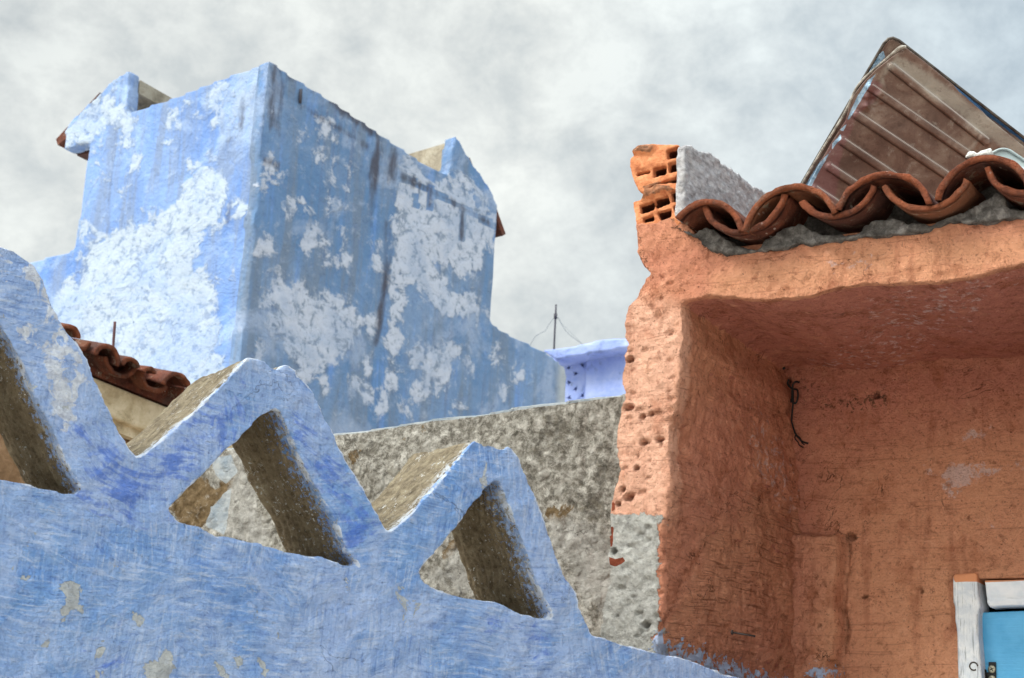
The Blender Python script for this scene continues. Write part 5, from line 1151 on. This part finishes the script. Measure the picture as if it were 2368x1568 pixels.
# ================================================================== low tiled house behind the zigzag wall
def low_house():
    H = Frame(vp_dir(-3000, 1520), *[(300, 900), 6.4])
    root = empty('low_tiled_house', H.world(0, H.floor(), 0), 'low house with dark clay roof tiles and a cream fascia, seen between the zigzag bars', 'house')
    PLm = mat_limed('brown_plaster', [lin(110, 84, 60), lin(140, 110, 82), lin(166, 134, 104)], 8, .012)
    FM = mat_limed('cream_painted_beam', [lin(168, 148, 116), lin(200, 182, 150), lin(222, 206, 178)], 10, .004)
    a = H.px(z11([(390, 866)])[0]); b = H.px(z11([(1060, 1135)])[0]); d = np.array(b) - a; d /= np.linalg.norm(d)
    s0 = np.array(a) - d * 1.3; s1 = np.array(b) + d * 1.3; h = H.px(z11([(390, 866)])[0])[1] - H.px(z11([(420, 1040)])[0])[1]
    y0 = H.floor()
    mesh_obj('house_wall', *prism([[tuple(s0), (s0[0], y0), (s1[0], y0), tuple(s1)]], -.03, -2.0), PLm, H.M, root, smooth=False)
    fa = mesh_obj('fascia', *prism([[tuple(s0), (s0[0], s0[1] - .13), (s1[0], s1[1] - .13), tuple(s1)]], .05, -.02), FM, H.M, root, smooth=False); bev(fa, .012, 3)
    mesh_obj('fascia_drip', *prism([[(s0[0], s0[1] - .1), (s0[0], s0[1] - .17), (s1[0], s1[1] - .17), (s1[0], s1[1] - .1)]], .02, -.025), FM, H.M, root, smooth=False)
    DT = mat_terracotta('aged_terracotta', .72)
    ax = np.array([0, .25, -1.0]); ax /= np.linalg.norm(ax)
    Z = .16
    cv = [((-60, 300), (100, 150), (240, 340)), ((400, 520), (590, 398), (718, 690)), ((735, 650), (870, 562), (985, 705)), ((1015, 745), (1090, 684), (1195, 765)), ((1250, 900), (1440, 748), (1620, 930))]
    pn = [((60, 330), (190, 480), (380, 400)), ((520, 560), (690, 815), (960, 695)), ((1000, 700), (1100, 985), (1330, 940)), ((1500, 950), (1640, 1180), (1800, 1080))]
    roof = None
    for k, t in enumerate(cv + pn):
        z = Z if k < 5 else Z - .03
        p, q, r = H.poly(z11(t), z); V, Fs, rim = tile_mesh(p, q, r, .018, 1.0, ax, z, .8, 9.7 * k, nr=18, nl=10)
        if roof is None: roof = mesh_obj('roof', *prism([[(s0[0], s0[1] + .01), (s1[0], s1[1] + .01), (s1[0], s1[1] + .12), (s0[0], s0[1] + .12)]], .04, -1.9), DT, H.M, root, dict(rim=[0] * 8), smooth=False)
        mesh_obj('roof_tile', V, Fs, DT, H.M, roof, dict(rim=rim))
    # rebar rod behind the roof
    R = Frame(np.array([0, 1.0, 0]), (265, 750), 8.0)
    c0 = R.px(z11([(658, 118)])[0]); c1 = R.px(z11([(636, 430)])[0]); dd = np.array(c1) - c0; n = 40
    path = [(c0[0] + dd[0] * i / n * 1.7, c0[1] + dd[1] * i / n * 1.7, 0) for i in range(n + 1)]
    o = mesh_obj('rebar_rod', *tube(path, [.0085 if i % 2 else .0062 for i in range(n + 1)], 8), mat_plain('rusty_bar', lin(112, 78, 80), .8, .2, 40, .001), R.M, None)
    tag(o, 'thin rusty ribbed rod standing up behind the low tiled roof', 'rod')
low_house()

# ================================================================== violet-blue terrace far right, aerial pole
def terrace():
    zz = 0
    Pz = TR.world(*TR.px(z2([(1338, 1350)])[0]), 0); dep = (Pz - CAM) @ _f + 1.2
    H = Frame(N_OR, (1350, 860), dep); U = dep / F
    root = empty('violet_terrace_wall', H.world(0, H.floor(), 0), 'violet-blue parapet wall with a moulded coping and a pierced lattice panel, by the thin pole', 'wall')
    VM = mat_limed('violet_blue_limewash', [lin(138, 158, 222), lin(160, 178, 232), lin(184, 198, 240)], 3, .01)
    y0 = H.floor()
    lw = H.poly(z12([(830, 945), (1080, 905), (1080, 1450), (830, 1480)]))
    top = H.poly(z12([(720, 930), (900, 880), (1200, 830), (1560, 770), (2200, 660)]))
    pr = [(p[0], y0) for p in (top[-1], top[0])]
    # wall body to the right of the lattice
    bx = H.px(z12([(1085, 1000)])[0])[0]
    ty = lambda x: np.interp(x, [p[0] for p in top], [p[1] for p in top])
    mesh_obj('wall_body', *prism([[(bx, ty(bx)), (bx, y0), (top[-1][0], y0), top[-1]]], 0, -.5), VM, H.M, root, smooth=False)
    # coping: two steps
    for k, (a, b, z) in enumerate((([(520, 790), (650, 778), (900, 740), (1250, 665), (1420, 640), (1560, 640), (2200, 540)], [(2200, 640), (1560, 760), (1200, 815), (900, 868), (700, 905)], .22), ([(700, 900), (900, 868), (1200, 815), (1560, 760), (2200, 640)], [(2200, 690), (1560, 800), (1200, 860), (900, 920), (700, 950)], .1))):
        P = H.poly(z12(a + b), z); V, N, Q = remesh([prism([P], z, -.6)], .02, 1, .5); V = V + N * (.008 * fbm(V, 3, 2, 5))[:, None]
        mesh_obj('coping', V, Q, VM, H.M, root)
    # pierced panel
    x0 = H.px(z12([(300, 1000)])[0])[0]; outer = [(x0, ty(x0) if False else H.px(z12([(300, 1060)])[0])[1]), (x0, y0 + 3), (bx + .0, y0 + 3), (bx, ty(bx))]
    outer = [(x0, ty(bx) + .05), (x0, y0 + 3.0), (bx - .004, y0 + 3.0), (bx - .004, ty(bx) + .0)]
    holes = []
    s = U * K * .3188                                          # metres per zoom pixel
    def star(cx, cy, r, ph):
        c = H.px(z12([(cx, cy)])[0], -.02); o = []
        for i in range(10):
            rr = r * (1, .3, .8, .3, .45, .25, .9, .3, .6, .3)[i]; an = ph + i * math.pi / 5; o.append((c[0] + rr * math.cos(an), c[1] + rr * math.sin(an)))
        return o
    for row in range(-1, 6):
        for col in range(0, 6):
            cx = 1024 - col * 86; cy = 780 + row * 190 + (95 if col % 2 else 0) + col * 13
            h = star(cx, cy, 58 * s, .3 + 1.1 * (row + col))
            if all(x0 + .02 < p[0] < bx - .02 and p[1] < ty(bx) - .03 and p[1] > y0 + 3.1 for p in h): holes.append(h)
    mesh_obj('lattice_panel', *prism([outer] + holes, -.04, -.35), VM, H.M, root, smooth=False)
    mesh_obj('panel_base', *boxm(x0, bx - .004, y0, y0 + 3.0 - .001, -.35, -.04), VM, H.M, root, smooth=False)
    mesh_obj('shadow_wall', *boxm(x0 - .1, bx, y0, ty(bx) - .1, -.75, -.6), VM, H.M, root, smooth=False)
    # pole with stay wires
    Rr = Frame(np.array([0, 1.0, 0]), (1283, 760), dep + 1.0)
    pt = lambda q: (*Rr.px(z12([q])[0]), 0)
    pole = empty('aerial_pole', Rr.world(*Rr.px(z12([(670, 900)])[0]), 0), 'thin dark metal pole with two drooping stay wires above the violet wall', 'pole')
    DM_ = mat_plain('dark_pole', lin(74, 72, 84), .6, .4, 4, .002, lin(52, 50, 58))
    u = U
    mesh_obj('pole', *tube([pt((703, 215)), pt((697, 360)), pt((685, 600)), pt((678, 780)), pt((670, 1000))], s * 12, 10), DM_, Rr.M, pole)
    CB_ = mat_plain('grey_cable', lin(130, 136, 140), .7)
    mesh_obj('stay_wire', *tube(spline([pt(q) for q in ((690, 370), (655, 410), (610, 470), (570, 540), (510, 575), (450, 610), (415, 660), (385, 715), (360, 800))], 5), s * 4, 6), CB_, Rr.M, pole)
    mesh_obj('stay_wire', *tube(spline([pt(q) for q in ((708, 365), (745, 400), (775, 470), (830, 550), (890, 610), (960, 660), (1030, 712), (1080, 780))], 5), s * 4, 6), CB_, Rr.M, pole)
    mesh_obj('stay_wire', *tube(spline([pt(q) for q in ((708, 370), (760, 440), (850, 530), (930, 610), (1010, 690), (1060, 760))], 5), s * 2, 6), CB_, Rr.M, pole)
    mesh_obj('clamp', *tube([pt((697, 330)), pt((695, 395))], s * 22, 10), DM_, Rr.M, pole)
terrace()
print('T', T)
